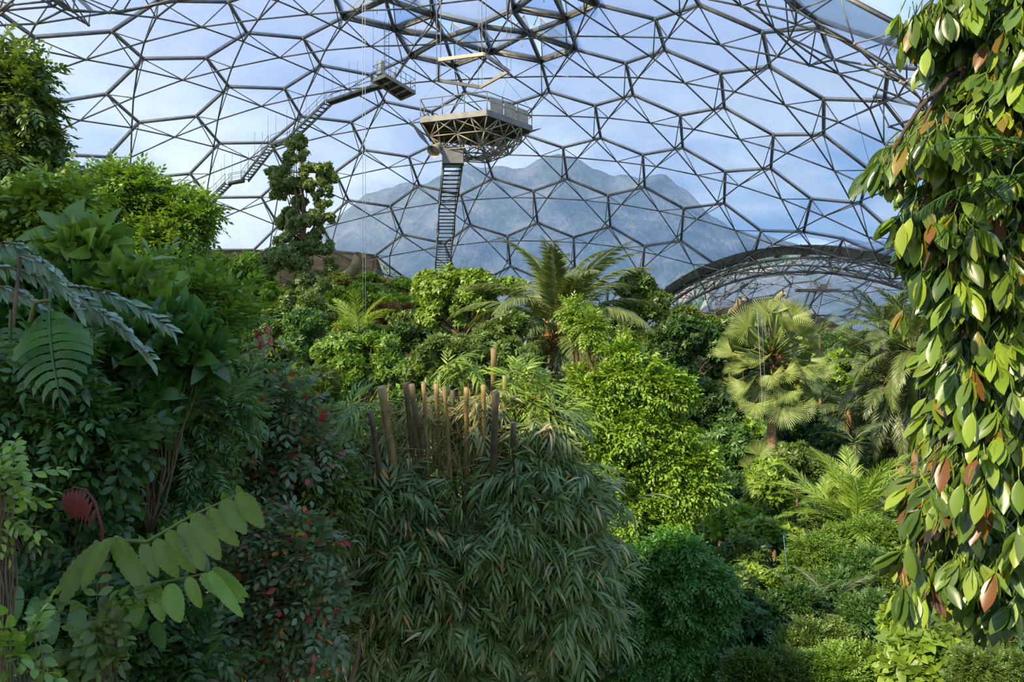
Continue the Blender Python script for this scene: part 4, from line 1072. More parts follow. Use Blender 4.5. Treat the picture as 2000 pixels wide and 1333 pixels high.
def filler(x, y, kinds, s, label, group, name='bush'):
    k = kinds[g.integers(0, len(kinds))]
    place(FM[k], name, (x, y, G(x, y) - .1), g.uniform(0, 6.28), (s * g.uniform(.85, 1.2), s * g.uniform(.85, 1.2), s * g.uniform(.8, 1.3)), label, 'bush', group)
for Y in np.arange(54, 96, 4.0):
    for X_ in np.arange(-.4 * Y, .0 * Y, 4.0):
        if g.random() < .12: continue
        filler(X_ + g.normal() * .8, Y + g.normal() * .8, 'aecea' if Y < 84 else 'eefca', 1.6 if Y < 86 else .95, 'low sunlit bush among many on the slope below the dome wall', 'bushes on the slope below the dome wall')
for Y in np.arange(16, 52, 4.2):
    for X_ in np.arange(-.3 * Y, .55 * Y, 4.0):
        if g.random() < .15: continue
        filler(X_ + g.normal() * .8, Y + g.normal() * .8, 'abdba' if Y < 30 else 'abbca', 1.6, 'low green bush in the crowded undergrowth of the valley floor', 'bushes of the valley undergrowth')
for Y in np.arange(54, 122, 6.5):
    for X_ in np.arange(.14 * Y, .52 * Y, 7):
        filler(X_ + g.normal() * 1.5, Y + g.normal() * 1.5, 'abbea' if Y < 95 else 'eabc', 1.9, 'dense bush on the far right-hand slope towards the arch', 'bushes on the far right-hand slope')
# leafy ground cover, stuff nobody could count
def cover(name, n, xr, yr, mats, size, label, seed, off=.1):
    g = np.random.default_rng(seed); x = g.uniform(*xr, n); y = g.uniform(*yr, n); k = np.abs(x) < y * .72 + 4; x, y = x[k], y[k]
    p = np.stack([x, y, ground(x, y) + g.uniform(0, .35, len(x)) + off], 1)
    m = MB(); tp_ = W_FAR; w = g.integers(0, 3, len(x))
    for i in range(3): inst(m, tp_[i], p[w == i], np.array([0, -.4, 1.0]) + g.normal(size=(int((w == i).sum()), 3)) * .4, np.array([0, 1.0, .3]), size * g.uniform(.6, 1.3, int((w == i).sum())))
    tag(m.build(name, M[mats]), label, 'ground cover', kind='stuff')
cover('creeping_ground_cover', 14000, (-42, 2), (72, 98), 'cover', .42, 'low green and rust-coloured creepers on the slope under the concrete wall', 1)
cover('undergrowth', 26000, (-40, 45), (12, 72), 'deep', .5, 'dark leafy undergrowth covering the valley floor', 2)
cover('undergrowth', 9000, (10, 95), (60, 126), 'mid', .7, 'green undergrowth on the distant right-hand slope', 3)
# ------------------------------------------------------------------ bamboo clump
g = np.random.default_rng(500); BD = 11.4
bf = np.array([at(930, 700, BD)[0], BD + .8, G(at(930, 700, BD)[0], BD + .8)])
bb = empty('bamboo_clump', bf, 'huge bamboo clump with cut-off upright culms and a skirt of hanging leaves, centre foreground', 'bamboo')
CULM = [(745, 757, 8, 'culm', 9, 10.6), (724, 806, 5, 'culm_dark', 30, 10.5), (792, 749, 5, 'culm_dark', 0, 10.7), (804, 752, 5.5, 'culm', -4, 10.9), (811, 790, 4, 'culm_dark', -2, 10.8), (827, 750, 4, 'culm', 2, 10.8),
        (852, 751, 4.5, 'culm', 4, 11.2), (868, 756, 4, 'culm', 6, 10.7), (884, 764, 4, 'culm_dark', 3, 11.3), (911, 758, 4.5, 'culm', -3, 10.8), (944, 753, 4.2, 'culm', -8, 10.8), (964, 682, 5, 'culm', -18, 11.9),
        (968, 768, 7, 'culm_dark', -8, 10.4), (986, 735, 4.5, 'culm_green', -12, 11.2), (1003, 826, 5, 'culm_dark', -4, 10.8), (928, 790, 5, 'culm_dark', 6, 11.9), (760, 800, 6, 'culm_dark', 4, 11.8), (780, 840, 4, 'culm', 10, 11.9), (1040, 880, 4.5, 'culm_green', -16, 11.5), (898, 815, 3.6, 'culm_green', 10, 11.7)]
for (x, y, r, mt, ln, D) in CULM:
    a = at(x, y, D); b = np.array([a[0] + ln / 1500 * D * 2.2, D + 4.5, bf[2]]); b[0] = b[0] * .55 + (bf[0] + g.normal() * .5) * .45
    n = 44; u = np.linspace(0, 1, n); P = a + (b - a) * u[:, None]; P[:, 0] += -ln / 1500 * D * .8 * np.sin(u * 1.8) * .3
    R_ = r / 1500 * D * np.where(np.arange(n) % 4 == 0, 1.14, 1.0) * (1 + .25 * u)
    tube(MB(), P, R_, 10).build('culm', M[mt], bb)
for i in range(34):                                       # thin green whips arching out of the clump
    x0 = g.uniform(760, 1060); a = at(x0, g.uniform(760, 900), 11.4); s = (x0 - 920) / 160 + g.normal() * .5
    u = np.linspace(0, 1, 9)[:, None]; P = a + u * [s * 1.2, -.3 * g.random(), .35] - u ** 2 * [0, 0, g.uniform(.7, 1.8)]
    tube(MB(), P, np.linspace(.012, .004, 9), 4).build('branch', M['culm_green'], bb)
BL = [(930, 1010, 230, 100), (880, 1150, 240, 150), (1070, 1120, 140, 160), (740, 1010, 120, 130), (1040, 920, 90, 50), (680, 900, 60, 50), (900, 1290, 280, 90), (1160, 1190, 50, 90), (830, 940, 110, 40), (1100, 960, 90, 80), (1060, 840, 60, 50), (640, 880, 40, 40), (700, 1180, 60, 80)]
L_ = []
for (x, y, w, h) in BL:
    c = at(x, y, BD); r = np.array([w, min(w, 150), h]) / F * BD; L_ += sublobes(c, r, 9, min(r[0], r[2]) * .55, g)
p, o, _ = lobes_points(L_, 4600, g, .35)
p[:, 1] = BD + (p[:, 1] - BD) * .9
d = o * [.5, .4, .2] + [0, 0, -.25] + g.normal(size=p.shape) * [.6, .5, .5]; w = g.integers(0, 4, len(p)); m = MB()
for i in range(4): inst(m, S_BAM[i], p[w == i], d[w == i], np.array([0, -.3, 1]) + g.normal(size=(int((w == i).sum()), 3)) * .3, .34 * g.uniform(.75, 1.25, int((w == i).sum())))
m.build('foliage', M['bamboo'], bb)
L_ = []
for (x, y, w, h) in [(850, 800, 110, 50), (700, 850, 80, 40), (960, 800, 90, 50), (1020, 860, 90, 50), (880, 880, 200, 50), (640, 870, 60, 40), (740, 960, 100, 60), (1060, 930, 90, 60)]:
    c = at(x, y, BD + .3); r = np.array([w, 70, h]) / F * BD; L_ += sublobes(c, r, 7, r[2] * .6, g)
p, o, _ = lobes_points(L_, 620, g, .3); d = o * [.6, .4, .3] + [0, 0, -.5] + g.normal(size=p.shape) * .4; w = g.integers(0, 4, len(p)); m = MB()
for i in range(4): inst(m, S_BAM[i], p[w == i], d[w == i], (0, -.3, 1), .3 * g.uniform(.7, 1.3, int((w == i).sum())))
m.build('dry_foliage', M['bamboo_dry'], bb)
m = MB()                                                   # tangle of dry twigs
for i in range(420):
    a = at(g.uniform(640, 1090), g.uniform(770, 1250), BD + g.uniform(-.7, .6)); q = a + g.normal(size=3) * [.35, .2, .3] + [0, 0, -.1]
    bars(m, a, q, .004, 3)
m.build('twigs', M['culm'], bb)

L_ = []
for (x, y, w, h) in [(1030, 790, 60, 44), (1010, 740, 30, 24), (1085, 830, 40, 40), (900, 720, 40, 16), (690, 800, 50, 26)]:
    c = at(x, y, BD + .4); r = np.array([w, w, h]) / F * BD; L_ += sublobes(c, r, 6, r[2] * .6, g)
p, o, _ = lobes_points(L_, 240, g, .2); d = o * [.8, .5, .6] + [0, 0, .05] + g.normal(size=p.shape) * .5; w = g.integers(0, 4, len(p)); m = MB()
for i in range(4): inst(m, S_BAM[i], p[w == i], d[w == i], (0, -.3, 1), .34 * g.uniform(.7, 1.2, int((w == i).sum())))
m.build('foliage', M['ygb'], bb)

# ------------------------------------------------------------------ glossy drooping tree at the right edge
g = np.random.default_rng(600)
GT = [(1930, 50, 100, 90, 4.7), (1850, 20, 50, 36, 4.6), (1810, 30, 34, 20, 4.5), (1960, 200, 100, 110, 4.5), (1900, 190, 60, 60, 4.6), (1850, 255, 66, 40, 4.4), (1785, 285, 46, 22, 4.3), (1732, 318, 24, 14, 4.2), (1860, 360, 66, 60, 4.5), (1950, 400, 90, 110, 4.8),
      (1830, 450, 44, 60, 4.4), (1790, 425, 20, 34, 4.3), (1900, 520, 80, 80, 4.5), (1803, 530, 14, 12, 4.1), (1850, 560, 30, 30, 4.3), (1970, 620, 70, 120, 4.7), (1890, 680, 62, 80, 4.5), (1862, 740, 22, 50, 4.3), (1920, 810, 80, 80, 4.4), (1960, 920, 80, 110, 4.6),
      (1885, 890, 44, 60, 4.3), (1850, 975, 50, 50, 4.2), (1812, 960, 20, 36, 4.2), (1910, 1030, 60, 50, 4.3), (1850, 1080, 46, 40, 4.2), (1800, 1085, 24, 20, 4.1), (1782, 1150, 24, 24, 4.0), (1960, 1110, 50, 60, 4.4), (1890, 1110, 40, 40, 4.2), (1950, 1170, 30, 30, 4.1), (2100, 120, 110, 140, 5), (2110, 420, 110, 150, 5), (2100, 720, 110, 150, 4.9), (2110, 1020, 110, 150, 4.8), (2260, 500, 110, 200, 5.2), (2250, 900, 100, 180, 5.1)]
gb = np.array([4.6, 5.6, G(4.6, 5.6)])
gt = empty('drooping_tree', gb, 'near tree with hanging tufts of long glossy leaves, some bronze, filling the right edge', 'tree')
LGL = leaf(7, .185, .3, .12, peak=.52, wave=.012)
def tuft(seed, n):
    q = np.random.default_rng(seed); m = MB(); P = []
    for i in range(n):
        y = .06 + .16 * i / n; a = i * 2.4 + q.normal() * .3; P.append(y)
        dd = np.array([math.cos(a) * q.uniform(.18, .5), 1.0, math.sin(a) * q.uniform(.18, .5)])
        inst(m, LGL, [[0, y, 0]], dd, (math.cos(a), .15, math.sin(a)), q.uniform(.8, 1.1))
    tube(m, [[0, -.25, 0], [0, 0, 0], [0, .22, 0]], [.018, .014, .008], 4); return m.tpl()
TF = [tuft(s, n) for s, n in ((1, 4), (2, 5), (3, 3), (4, 6), (5, 4))]
C = np.array([at(x, y, D) for x, y, w, h, D in GT]); RR = np.array([[w / F * D, min(w, 60) / F * D * 1.6 + .1, h / F * D] for x, y, w, h, D in GT])
lob = [(c, r) for c, r in zip(C, RR)]
p, o, k = lobes_points(lob, 4700, g, .25)
d = np.array([0, 0, -1.0]) + o * [.35, .3, .1] + g.normal(size=p.shape) * [.3, .3, .12]; w = g.integers(0, 5, len(p)); m = MB()
for i in range(5): inst(m, TF[i], p[w == i], d[w == i], np.array([0, -1, .1]) + g.normal(size=(int((w == i).sum()), 3)) * .5, .188 * g.uniform(.78, 1.12, int((w == i).sum())))
for (x, y, D) in [(1722, 312, 4.0), (1742, 306, 4.05), (1772, 272, 4.0), (1790, 268, 4.1), (1812, 262, 4.0), (1764, 432, 4.1), (1780, 420, 4.1), (1796, 452, 4.2), (1800, 526, 3.9), (1852, 516, 3.9), (1832, 640, 4.0), (1775, 1060, 3.9), (1765, 1140, 3.8), (1785, 1130, 3.9), (1900, 800, 3.8), (1880, 940, 3.8), (1925, 940, 3.8), (1990, 930, 3.8), (1850, 880, 3.9), (1900, 1100, 3.8), (1945, 1110, 3.8), (1800, 990, 3.9), (1785, 18, 4.4), (1800, 14, 4.4), (1812, 90, 4.3)]:
    i = int(g.integers(0, 5)); inst(m, TF[i], [at(x, y, D)], np.array([0, .05, -1]) + g.normal(size=3) * [.12, .1, 0], (0, -1, .1), .185)
m.build('foliage', M['gloss'], gt)
m = MB(); tube(m, [gb - [0, 0, .3], gb + [.0, 0, 3], np.array([4.6, 5.5, -3]), np.array([3.6, 5.2, 0]), np.array([3.0, 4.9, 2.4])], [.2, .18, .14, .1, .05], 10); m.build('trunk', M['bark'], gt)
m = MB()
for c in C: 
    s = np.array([3.1, 4.95, min(2.2, c[2] + .35)]); u = np.linspace(0, 1, 8)[:, None]
    P = s * (1 - u) + c * u + np.array([0, 0, .35]) * np.sin(u * math.pi); tube(m, P, np.linspace(.03, .007, 8), 5)
m.build('branches', M['bark_dark'], gt)
tw = MB()
for q in p[::6]: tube(tw, [q + [.12, .04, .16], q + [.05, .02, .1], q], [.006, .005, .003], 3, cap=False)
tw.build('twigs', M['stem'], gt)
pf = empty('palm', [4.1, 4.9, G(4.1, 4.9)], 'dark fine palm frond reaching in from the right edge among the glossy leaves', 'palm')
fr = frond(.75, .25, -.6, 34, .26, .035, vee=.1, seed=5, r=.008).mesh('frond', M['deep'])
for (x, y, rz, rx) in ((2050, 300, 1.75, .1), (2060, 345, 1.5, -.15)):
    o_ = bpy.data.objects.new('frond', fr); COL.objects.link(o_); o_.parent = pf; q = at(x, y, 3.9); o_.location = [float(t) for t in q - np.array(pf.location)]; o_.rotation_euler = (rx, .2, rz)
tube(MB(), [np.array(pf.location), [4.0, 4.8, -2], at(2035, 340, 3.9) + [.0, .0, -.05]], [.08, .06, .03], 8).build('trunk', M['bark_dark'], pf)

# ------------------------------------------------------------------ near plants on the left
W_BIG = [whorl(leaf(9, .25, .25, .5, wave=.015), 5, 1, .35, s) for s in range(3)]
S_RND = [spray(leaf(4, .26, .2, .2, peak=.55), 5, .34, 1.15, .35, seed=s, r=.008) for s in range(3)]
S_GRY = [spray(leaf(5, .13, .25, .25), 8, .34, .9, .45, seed=s, r=.007) for s in range(3)]
def lp(label, crowns, D, tp_, n, sz, mt, seed, name='shrub', cat='shrub', **k):
    k.setdefault('trunk', .035); k.setdefault('sub', (9, .5)); k.setdefault('mix', (.7, .1, .6)); k.setdefault('shell', .45)
    return tree(name, label, cat, crowns, D, tp_, n, sz, mt, seed, **k)
lp('tall tree with hanging green leaves at the top left edge', [(10, 160, 60, 70), (45, 230, 56, 70), (30, 310, 80, 70), (60, 380, 80, 60), (-60, 250, 90, 160)], 12.5, S_PIN, 2400, .42, 'mid', 401, 'tree', 'tree', trunk=.14, mix=(.6, -.3, .6))
lp('feathery bright green tree with its top against the film, upper left', [(235, 365, 46, 34), (290, 400, 60, 44), (355, 430, 50, 40), (215, 430, 70, 50), (310, 480, 80, 50), (170, 400, 40, 30), (395, 430, 20, 24), (160, 470, 60, 50)], 18, S_PIN, 3600, .46, 'bright', 402, 'tree', 'tree', trunk=.13)
lp('leafy tree with yellowish new leaves in the sun, left, below the tall edge tree', [(110, 420, 60, 50), (60, 470, 70, 50), (140, 500, 60, 44), (10, 440, 60, 60)], 9.5, S_RND, 900, .4, 'ygb', 403, 'tree', 'tree', trunk=.08)
lp('shrub with big dark heart-like leaves at left centre', [(170, 500, 56, 40), (230, 550, 60, 40), (120, 560, 60, 50), (280, 580, 44, 30)], 8.0, W_BIG, 300, .33, 'bright', 404)
lp('climbing plant with bold dark leaves hanging at the left edge', [(40, 590, 90, 60), (110, 660, 80, 70), (10, 700, 80, 90), (180, 690, 60, 60)], 7.6, W_BIG, 480, .34, 'broad', 405)
lp('large-leaved tree with drooping green blades, left centre', [(250, 690, 80, 50), (330, 660, 70, 44), (300, 750, 60, 50), (210, 780, 60, 60), (380, 700, 30, 30), (280, 820, 50, 40)], 7.2, W_BIG, 420, .33, 'broad', 406, mix=(.6, -.3, .5))
lp('bush of light green pinnate leaves reaching right, left of centre', [(360, 590, 70, 24), (420, 600, 40, 20), (300, 560, 60, 26), (420, 640, 40, 24)], 8.6, S_PIN, 380, .42, 'bright', 407)
lp('small-leaved green shrub on the left edge, halfway down', [(40, 760, 70, 60), (90, 830, 70, 60), (20, 860, 80, 70), (110, 740, 40, 40)], 6.2, S_MID, 800, .3, 'blue', 408)
lp('dense shrub of rounded dull green leaves, lower left', [(60, 930, 90, 60), (150, 920, 70, 50), (40, 1020, 80, 60), (130, 1010, 70, 50), (200, 880, 60, 50)], 6.4, S_RND, 900, .34, 'deep', 409)
lp('dark leafy thicket behind the rounded-leaf shrub, lower left', [(200, 960, 110, 90), (120, 1150, 130, 120), (250, 1080, 110, 100), (60, 1280, 120, 90)], 7.4, W_BIG, 560, .3, 'broad', 410)
lp('deep green bush in the bottom left corner', [(200, 1270, 130, 80), (60, 1230, 90, 90), (330, 1300, 90, 60), (260, 1190, 70, 60)], 5.8, S_MID, 900, .3, 'deep', 411)
lp('shrub with mixed green, orange and red leaflets beside the bamboo', [(540, 800, 60, 40), (500, 860, 80, 50), (580, 880, 60, 50), (430, 900, 70, 50), (500, 950, 60, 50), (470, 810, 40, 30)], 9.4, S_RND, 700, .36, 'red', 412)
lp('mixed red and dull green shrub low down, between sapling and bamboo', [(570, 1100, 60, 70), (500, 1180, 80, 80), (600, 1190, 50, 70), (430, 1260, 90, 70), (550, 1280, 80, 60), (520, 1060, 50, 40)], 8.2, S_RND, 1100, .31, 'red', 413)
lp('ferny grey-green shrub in the left middle, behind the reddish one', [(370, 800, 70, 60), (450, 760, 80, 50), (330, 870, 60, 60), (420, 960, 80, 60), (390, 1040, 90, 60)], 10.5, S_FERN, 1500, .5, 'grey', 414)
lp('pale ferny shrub in front of the leaning stems, right of the dark left thicket', [(370, 860, 50, 70), (340, 950, 60, 50), (400, 930, 40, 50), (420, 810, 40, 40)], 7.9, S_FERN, 620, .34, 'grey', 421)
lp('soft ferny green bush left of the bamboo', [(560, 980, 50, 40), (600, 1010, 40, 40), (480, 1010, 60, 40), (620, 960, 40, 50)], 9.8, S_FERN, 900, .42, 'mid', 415)
lp('mid-green bush behind the red-leaved shrub, left of the bamboo top', [(520, 700, 70, 50), (460, 690, 60, 40), (600, 760, 60, 50), (620, 830, 50, 50)], 13, W_LF, 1600, .17, 'mid', 416)
lp('dark background bush in the gap between the reddish shrubs and the bamboo', [(620, 1080, 60, 120), (640, 1220, 60, 100), (380, 1120, 90, 80), (300, 940, 80, 80)], 12.6, W_LF, 2600, .2, 'deep', 417)
lp('thin shrub with sunlit yellow leaves at the very left edge', [(8, 930, 24, 22), (8, 1010, 20, 26), (0, 970, 16, 36)], 4.2, S_RND, 26, .22, 'ygb', 418, trunk=.02)
lp('light green leafy sprig at the bottom left edge', [(50, 1235, 44, 16), (20, 1290, 26, 16)], 3.4, S_RND, 13, .24, 'bright', 419, trunk=.02)
lp('bush with light green leaves low at left, under the rounded-leaf shrub', [(170, 1290, 50, 30), (200, 1200, 40, 26)], 4.6, S_RND, 40, .28, 'mid', 420, trunk=.02)

# silvery drooping branches
g = np.random.default_rng(610); m = MB(); st = MB(); sb = np.array([-5.0, 7.0, G(-5, 7)])
sv = empty('silvery_branch_shrub', sb, 'arching branches of narrow silvery grey-green leaves, left of centre', 'shrub')
for (x0, y0, x1, y1, D) in [(-20, 520, 235, 640, 6.3), (40, 500, 150, 600, 6.1), (90, 560, 330, 640, 6.6), (-20, 560, 120, 650, 6.4), (150, 600, 290, 700, 6.2), (-10, 480, 100, 540, 6.5), (60, 700, 160, 760, 6.3), (-20, 690, 60, 740, 6.2)]:
    a, b = at(x0, y0, D + .2), at(x1, y1, D - .2); u = np.linspace(0, 1, 26)[:, None]; P = a * (1 - u) + b * u + np.array([0, 0, .12]) * np.sin(u * math.pi)
    tube(st, P, np.linspace(.014, .004, 26), 5); tube(st, [sb + [0, 0, 1], (sb + a) / 2 + [-.3, 0, .4], a], [.05, .03, .014], 6)
    for s in (-1, 1):
        dd = (b - a) / np.linalg.norm(b - a) + np.array([0, 0, -.25]) + np.array([.1, -.3, .55]) * s + g.normal(size=(26, 3)) * .15
        inst(m, leaf(5, .14, .25, .2), P, dd, np.array([0, -.5, 1]) + g.normal(size=(26, 3)) * .3, .155 * g.uniform(.8, 1.15, 26))
m.build('foliage', M['silver'], sv); st.build('branches', M['bark'], sv)

# split leaf
def split_leaf():
    m = MB(); v = []; f = []; n = 11
    for s in (-1, 1):
        for i in range(n):
            y0, y1 = i / n, (i + .72) / n; w0 = .42 * math.sin(math.pi * min(.98, (y0 + .10)) ** .75) ; 
            b = len(v); dy = .16
            for k in range(5):
                t = k / 4; xx = s * w0 * t; z = .10 * t - .22 * t * t * .6
                v += [(xx, y0 + dy * t * t - .04 * t, z - .25 * y0 ** 2), (xx, y1 + dy * t * t - (.0 if t < .5 else .03 * (t - .5)), z - .25 * y1 ** 2)]
            for k in range(4): f.append([b + 2 * k, b + 2 * k + 2, b + 2 * k + 3, b + 2 * k + 1] if s > 0 else [b + 2 * k, b + 2 * k + 1, b + 2 * k + 3, b + 2 * k + 2])
    m.add(v, f); P = [[0, y, -.25 * y * y + .01] for y in np.linspace(-.25, .98, 8)]; tube(m, P, np.linspace(.02, .006, 8), 5); return m.tpl()
SL = split_leaf(); a = at(97, 612, 5.9); b = at(95, 782, 5.6)
sp_ = empty('split_leaf_plant', [a[0] - .4, 6.3, G(a[0] - .4, 6.3)], 'climber with one huge hanging leaf cut into long fingers, left', 'plant')
inst(MB(), SL, [a], b - a, (0, -1, .25), float(np.linalg.norm(b - a))).build('split_leaf', M['broad'], sp_)
inst(MB(), SL, [at(20, 640, 6.3)], [.1, -.2, -1], (.3, -1, .2), .6).build('split_leaf', M['broad'], sp_)
tube(MB(), [np.array(sp_.location), at(40, 700, 6.3), at(70, 590, 6.2), a + [0, 0, .1]], [.04, .03, .02, .012], 7).build('stem', M['stem'], sp_)

# sapling with big corrugated leaflets
def corr_leaf(w=.21, n=19, wv=.024, droop=.2):
    t = np.linspace(0, 1, n + 1); hw = w * np.sin(np.pi * t ** .82) ** .62; v = []; f = []
    for i in range(n + 1):
        r = wv * (1 if i % 2 else -1)
        for x in (-1, -.5, 0, .5, 1):
            v.append((hw[i] * x, t[i] - abs(x) * .03, -droop * t[i] ** 2 + hw[i] * abs(x) * .45 - hw[i] * x * x * .3 + (r * abs(x) ** .5)))
    for i in range(n):
        for k in range(4): a = i * 5 + k; f.append([a, a + 1, a + 6, a + 5])
    return np.array(v), {4: np.array(f)}
CL = corr_leaf(); q0 = at(205, 1062, 4.9)
sg = empty('sapling', [q0[0], q0[1] + .2, G(q0[0], q0[1] + .2)], 'sapling with a long row of big corrugated hanging leaflets, lower left foreground', 'sapling')
T = lambda x, y: (x / 2.854, y / 2.854 + 866)
def leafpx(x0, y0, x1, y1, D0, D1, w=1.0, mt='sap', tl=CL, up=(0, -1, .35)):
    a, b = at(*T(x0, y0), D0), at(*T(x1, y1), D1); V = tl[0].copy(); V[:, 0] *= w
    inst(MB(), (V, tl[1]), [a], b - a, up, float(np.linalg.norm(b - a))).build('leaflet', M[mt], sg)
for i, (a_, b_, c_, d_) in enumerate([(1330, 285, 1450, 460), (1245, 325, 1362, 490), (1165, 375, 1305, 575), (1085, 400, 1210, 655), (1015, 450, 1130, 712), (940, 490, 1060, 742), (870, 540, 980, 762), (795, 570, 875, 755)]):
    leafpx(a_, b_, c_, d_, 4.9 - i * .02, 4.72, .98, up=(.35 * math.sin(i * 2.1), -1, .35)); leafpx(a_ - 10, b_ - 6, c_ - 130 + i * 6, d_ - 150, 4.95, 5.25, .9)
for q in [(605, 540, 430, 812, 4.7, 4.5, .8), (540, 570, 285, 940, 4.75, 4.5, .62), (560, 560, 255, 855, 4.9, 4.8, .5), (640, 525, 830, 885, 4.8, 4.6, .62), (625, 560, 800, 860, 4.9, 4.85, .5)]: leafpx(*q)
for q in [(945, 790, 990, 1005, 4.75, 4.65, 1.3), (860, 790, 890, 1005, 4.8, 4.7, 1.1), (1120, 740, 1350, 890, 4.8, 4.7, .7), (1170, 720, 1335, 975, 4.75, 4.6, .55), (1050, 750, 1110, 930, 4.8, 4.75, 1.0), (1190, 700, 1370, 860, 4.9, 4.8, .7), (780, 860, 740, 1030, 4.9, 4.8, 1.2)]: leafpx(*q, mt='bright')
for q in [(640, 860, 540, 1030, 5.0, 4.9, 1.3), (720, 900, 800, 1040, 5.0, 4.9, 1.4), (440, 900, 410, 1130, 5.2, 5.1, 1.2), (690, 960, 640, 1180, 5.2, 5.0, 1.2), (860, 1000, 900, 1150, 5.1, 5.0, 1.3), (300, 930, 270, 1130, 5.2, 5.1, 1.2), (560, 1000, 520, 1200, 5.2, 5.1, 1.0), (100, 800, 60, 1010, 5.3, 5.2, 1.2), (200, 860, 160, 1060, 5.3, 5.2, 1.0)]: leafpx(*q, mt='broad')
tube(MB(), [at(*T(600, 540), 4.85), at(*T(820, 550), 4.87), at(*T(1060, 410), 4.92), at(*T(1350, 275), 4.95)], [.016, .013, .01, .005], 6).build('leaf_stalk', M['stem'], sg)
tube(MB(), [at(*T(600, 540), 4.85), at(*T(800, 800), 4.85), at(*T(1180, 720), 4.85)], [.014, .012, .006], 6).build('leaf_stalk', M['stem'], sg)
tube(MB(), [np.array(sg.location), at(*T(585, 1300), 5.0), at(*T(580, 850), 4.9), at(*T(600, 540), 4.85)], [.035, .03, .022, .016], 8).build('stem', M['bark'], sg)
rd = empty('red_leaf_plant', at(190, 1060, 5.4), 'young arching leaf of dark red leaflets above the big corrugated sapling', 'plant')
rd.location.z = G(rd.location.x, rd.location.y)
P = np.array([at(*T(570, 480), 5.3), at(*T(530, 330), 5.3), at(*T(480, 260), 5.35), at(*T(420, 245), 5.4), at(*T(360, 270), 5.45)]); tube(MB(), np.concatenate([[np.array(rd.location)], P]), [.02, .012, .01, .008, .007, .004], 6).build('stem', M['newred'], rd)
for i in range(9):
    u = i / 8 * 3.2 + .8; k = int(u); q = P[k] * (1 - u + k) + P[min(4, k + 1)] * (u - k)
    inst(MB(), leaf(5, .09, .2, .3), [q], [-.5 + .06 * i, -.2, -1], (0, -1, .3), .24 - .02 * abs(i - 4)).build('leaflet', M['newred'], rd)
# bare twigs in the left middle
for (x0, y0, x1, y1, D, lb) in [(430, 700, 520, 650, 9.0, 'upper of two long pale bare twigs left of centre'), (440, 710, 525, 673, 8.8, 'lower pale bare twig with a few orange leaves'), ]:
    t = empty('bare_twig', [at(x0, y0, D)[0], D, G(at(x0, y0, D)[0], D)], lb, 'twig'); a, b = at(x0, y0, D), at(x1, y1, D)
    tube(MB(), [np.array(t.location), a - [.3, 0, 1.5], a, (a + b) / 2 + [0, 0, .05], b], [.05, .03, .016, .011, .006], 6).build('stem', M['bark'], t)
    inst(MB(), W_LF[0], [b, b - (b - a) * .2], b - a, (0, 0, 1), .15).build('foliage', M['orange'], t)
# bare stems standing in the undergrowth, left
for i, (x, y0, y1, D) in enumerate([(282, 860, 1010, 9.5), (318, 900, 1000, 9.0), (425, 870, 960, 9.2), (690, 1230, 1340, 9.5)]):
    t = empty('dead_sapling', [at(x, y1, D)[0] - .1, D, G(at(x, y1, D)[0], D)], ['thin upright brown stem behind the sapling', 'leaning brown stem right of the upright one', 'brown stem under the reddish shrub', 'thick bare stem in the dark gap left of the bamboo foot'][i], 'stem')
    tube(MB(), [np.array(t.location), at(x - 6, y1, D), at(x + 8, (y0 + y1) / 2, D), at(x + 14, y0, D)], [.05, .035, .03, .02], 7).build('stem', M['bark'], t)
# trees up the bank behind and left of the viewer: they keep the near left side in shade
for (x, y, zt, r, lb, sd) in [(-9.8, 2.6, 8.0, 3.1, 'broad tree on the bank left of the viewpoint, outside the picture', 501), (-13.5, 6.5, 7.0, 3.0, 'second tree on the bank, further along outside the left edge', 502), (-8.9, -2.2, 6.8, 2.9, 'tree behind the viewpoint on the left bank', 503)]:
    g = np.random.default_rng(sd); b_ = np.array([x, y, G(x, y)]); t = empty('tree', b_, lb, 'tree'); L_ = sublobes([x, y, zt - 2.2], [r, r, 2.8], 26, 1.0, g)
    scatter(MB(), W_LF, L_, 4200, .3, g).build('foliage', M['mid'], t); m = tube(MB(), [b_, [x, y, zt - 3]], [.25, .15], 9); limbs(m, [x, y, zt - 4], [q[0] for q in L_[:14]], .1, g); m.build('trunk', M['bark'], t)
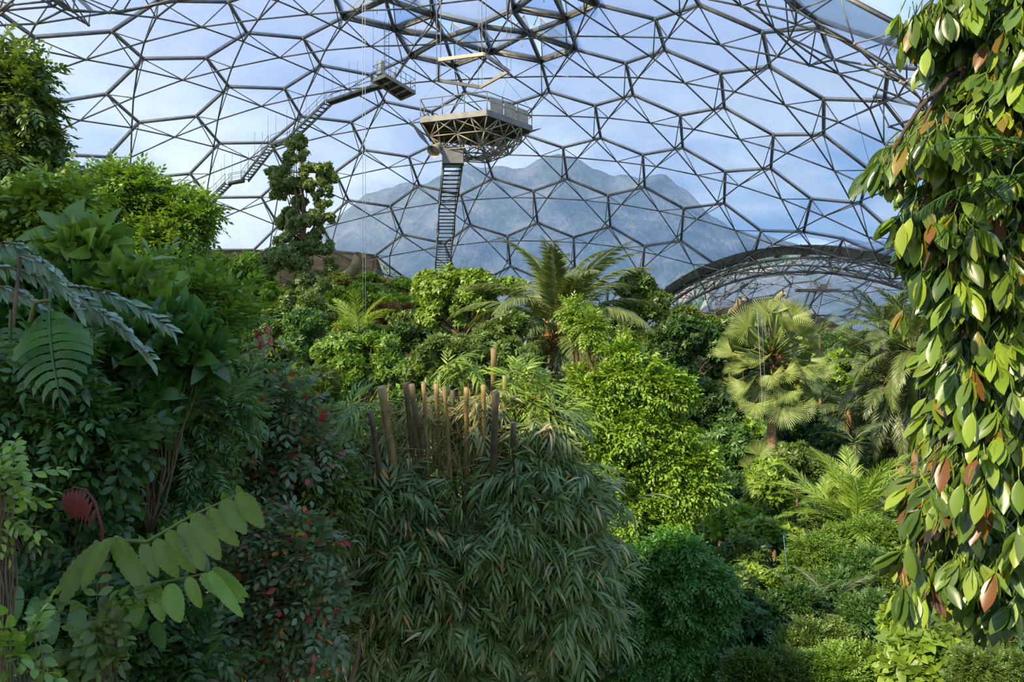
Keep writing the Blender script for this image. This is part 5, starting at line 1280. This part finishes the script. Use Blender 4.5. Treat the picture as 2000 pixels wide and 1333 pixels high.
# ------------------------------------------------------------------ world, sun, camera
wd = bpy.data.worlds.new('world'); SC.world = wd; wd.use_nodes = True
nt = wd.node_tree; nt.nodes.clear(); L = nt.links.new
out = nt.nodes.new('ShaderNodeOutputWorld'); bg = nt.nodes.new('ShaderNodeBackground')
tc = N(nt, 'ShaderNodeTexCoord'); sx = N(nt, 'ShaderNodeSeparateXYZ'); L(tc.outputs['Generated'], sx.inputs[0])
base = ramp(nt, sx.outputs['Z'], [(0.0, col('#b4cdea')), (.18, col('#93bbe8')), (.36, col('#6496e0')), (.55, col('#5a8cdc')), (1, col('#7ba4e0'))])
mp = N(nt, 'ShaderNodeMapping'); mp.inputs['Scale'].default_value = (1, 1, 2.6); mp.inputs['Location'].default_value = (.3, .1, .45); L(tc.outputs['Generated'], mp.inputs[0])
no = N(nt, 'ShaderNodeTexNoise', i_Scale=2.3, i_Detail=7.0, i_Roughness=.55, i_Distortion=.4); L(mp.outputs[0], no.inputs[0])
cl = ramp(nt, no.outputs[0], [(.43, (0, 0, 0, 1)), (.58, (1, 1, 1, 1))])
hz = N(nt, 'ShaderNodeMapRange'); hz.inputs['From Min'].default_value = .2; hz.inputs['From Max'].default_value = .36; hz.inputs['To Min'].default_value = 1; hz.inputs['To Max'].default_value = .25
L(sx.outputs['Z'], hz.inputs['Value']); cm = N(nt, 'ShaderNodeMath', operation='MULTIPLY'); L(cl, cm.inputs[0]); L(hz.outputs[0], cm.inputs[1])
mx = N(nt, 'ShaderNodeMix', data_type='RGBA'); L(cm.outputs[0], mx.inputs['Factor']); L(base, mx.inputs[6]); mx.inputs[7].default_value = (1.1, 1.1, 1.12, 1)
L(mx.outputs[2], bg.inputs[0]); bg.inputs[1].default_value = 1.12; L(bg.outputs[0], out.inputs[0])

su = bpy.data.lights.new('sun', 'SUN'); su.energy = 5.6; su.angle = math.radians(1.2); su.color = (1, .83, .56)
so = bpy.data.objects.new('sun', su); COL.objects.link(so)
so.rotation_euler = Vector(SUNV).to_track_quat('Z', 'Y').to_euler()

cam = bpy.data.cameras.new('camera'); cam.lens = 27.0; cam.sensor_width = 36; cam.clip_start = .05; cam.clip_end = 2000
co = bpy.data.objects.new('camera', cam); COL.objects.link(co); co.rotation_euler = (math.pi / 2, 0, 0)
SC.camera = co
vs = SC.view_settings; vs.view_transform = 'Standard'; vs.look = 'None'; vs.gamma = 1; vs.exposure = 0.62; vs.use_curve_mapping = False
cy = SC.cycles
cy.max_bounces = 6; cy.diffuse_bounces = 3; cy.glossy_bounces = 2; cy.transmission_bounces = 3; cy.transparent_max_bounces = 12
cy.use_denoising = True; cy.use_adaptive_sampling = True
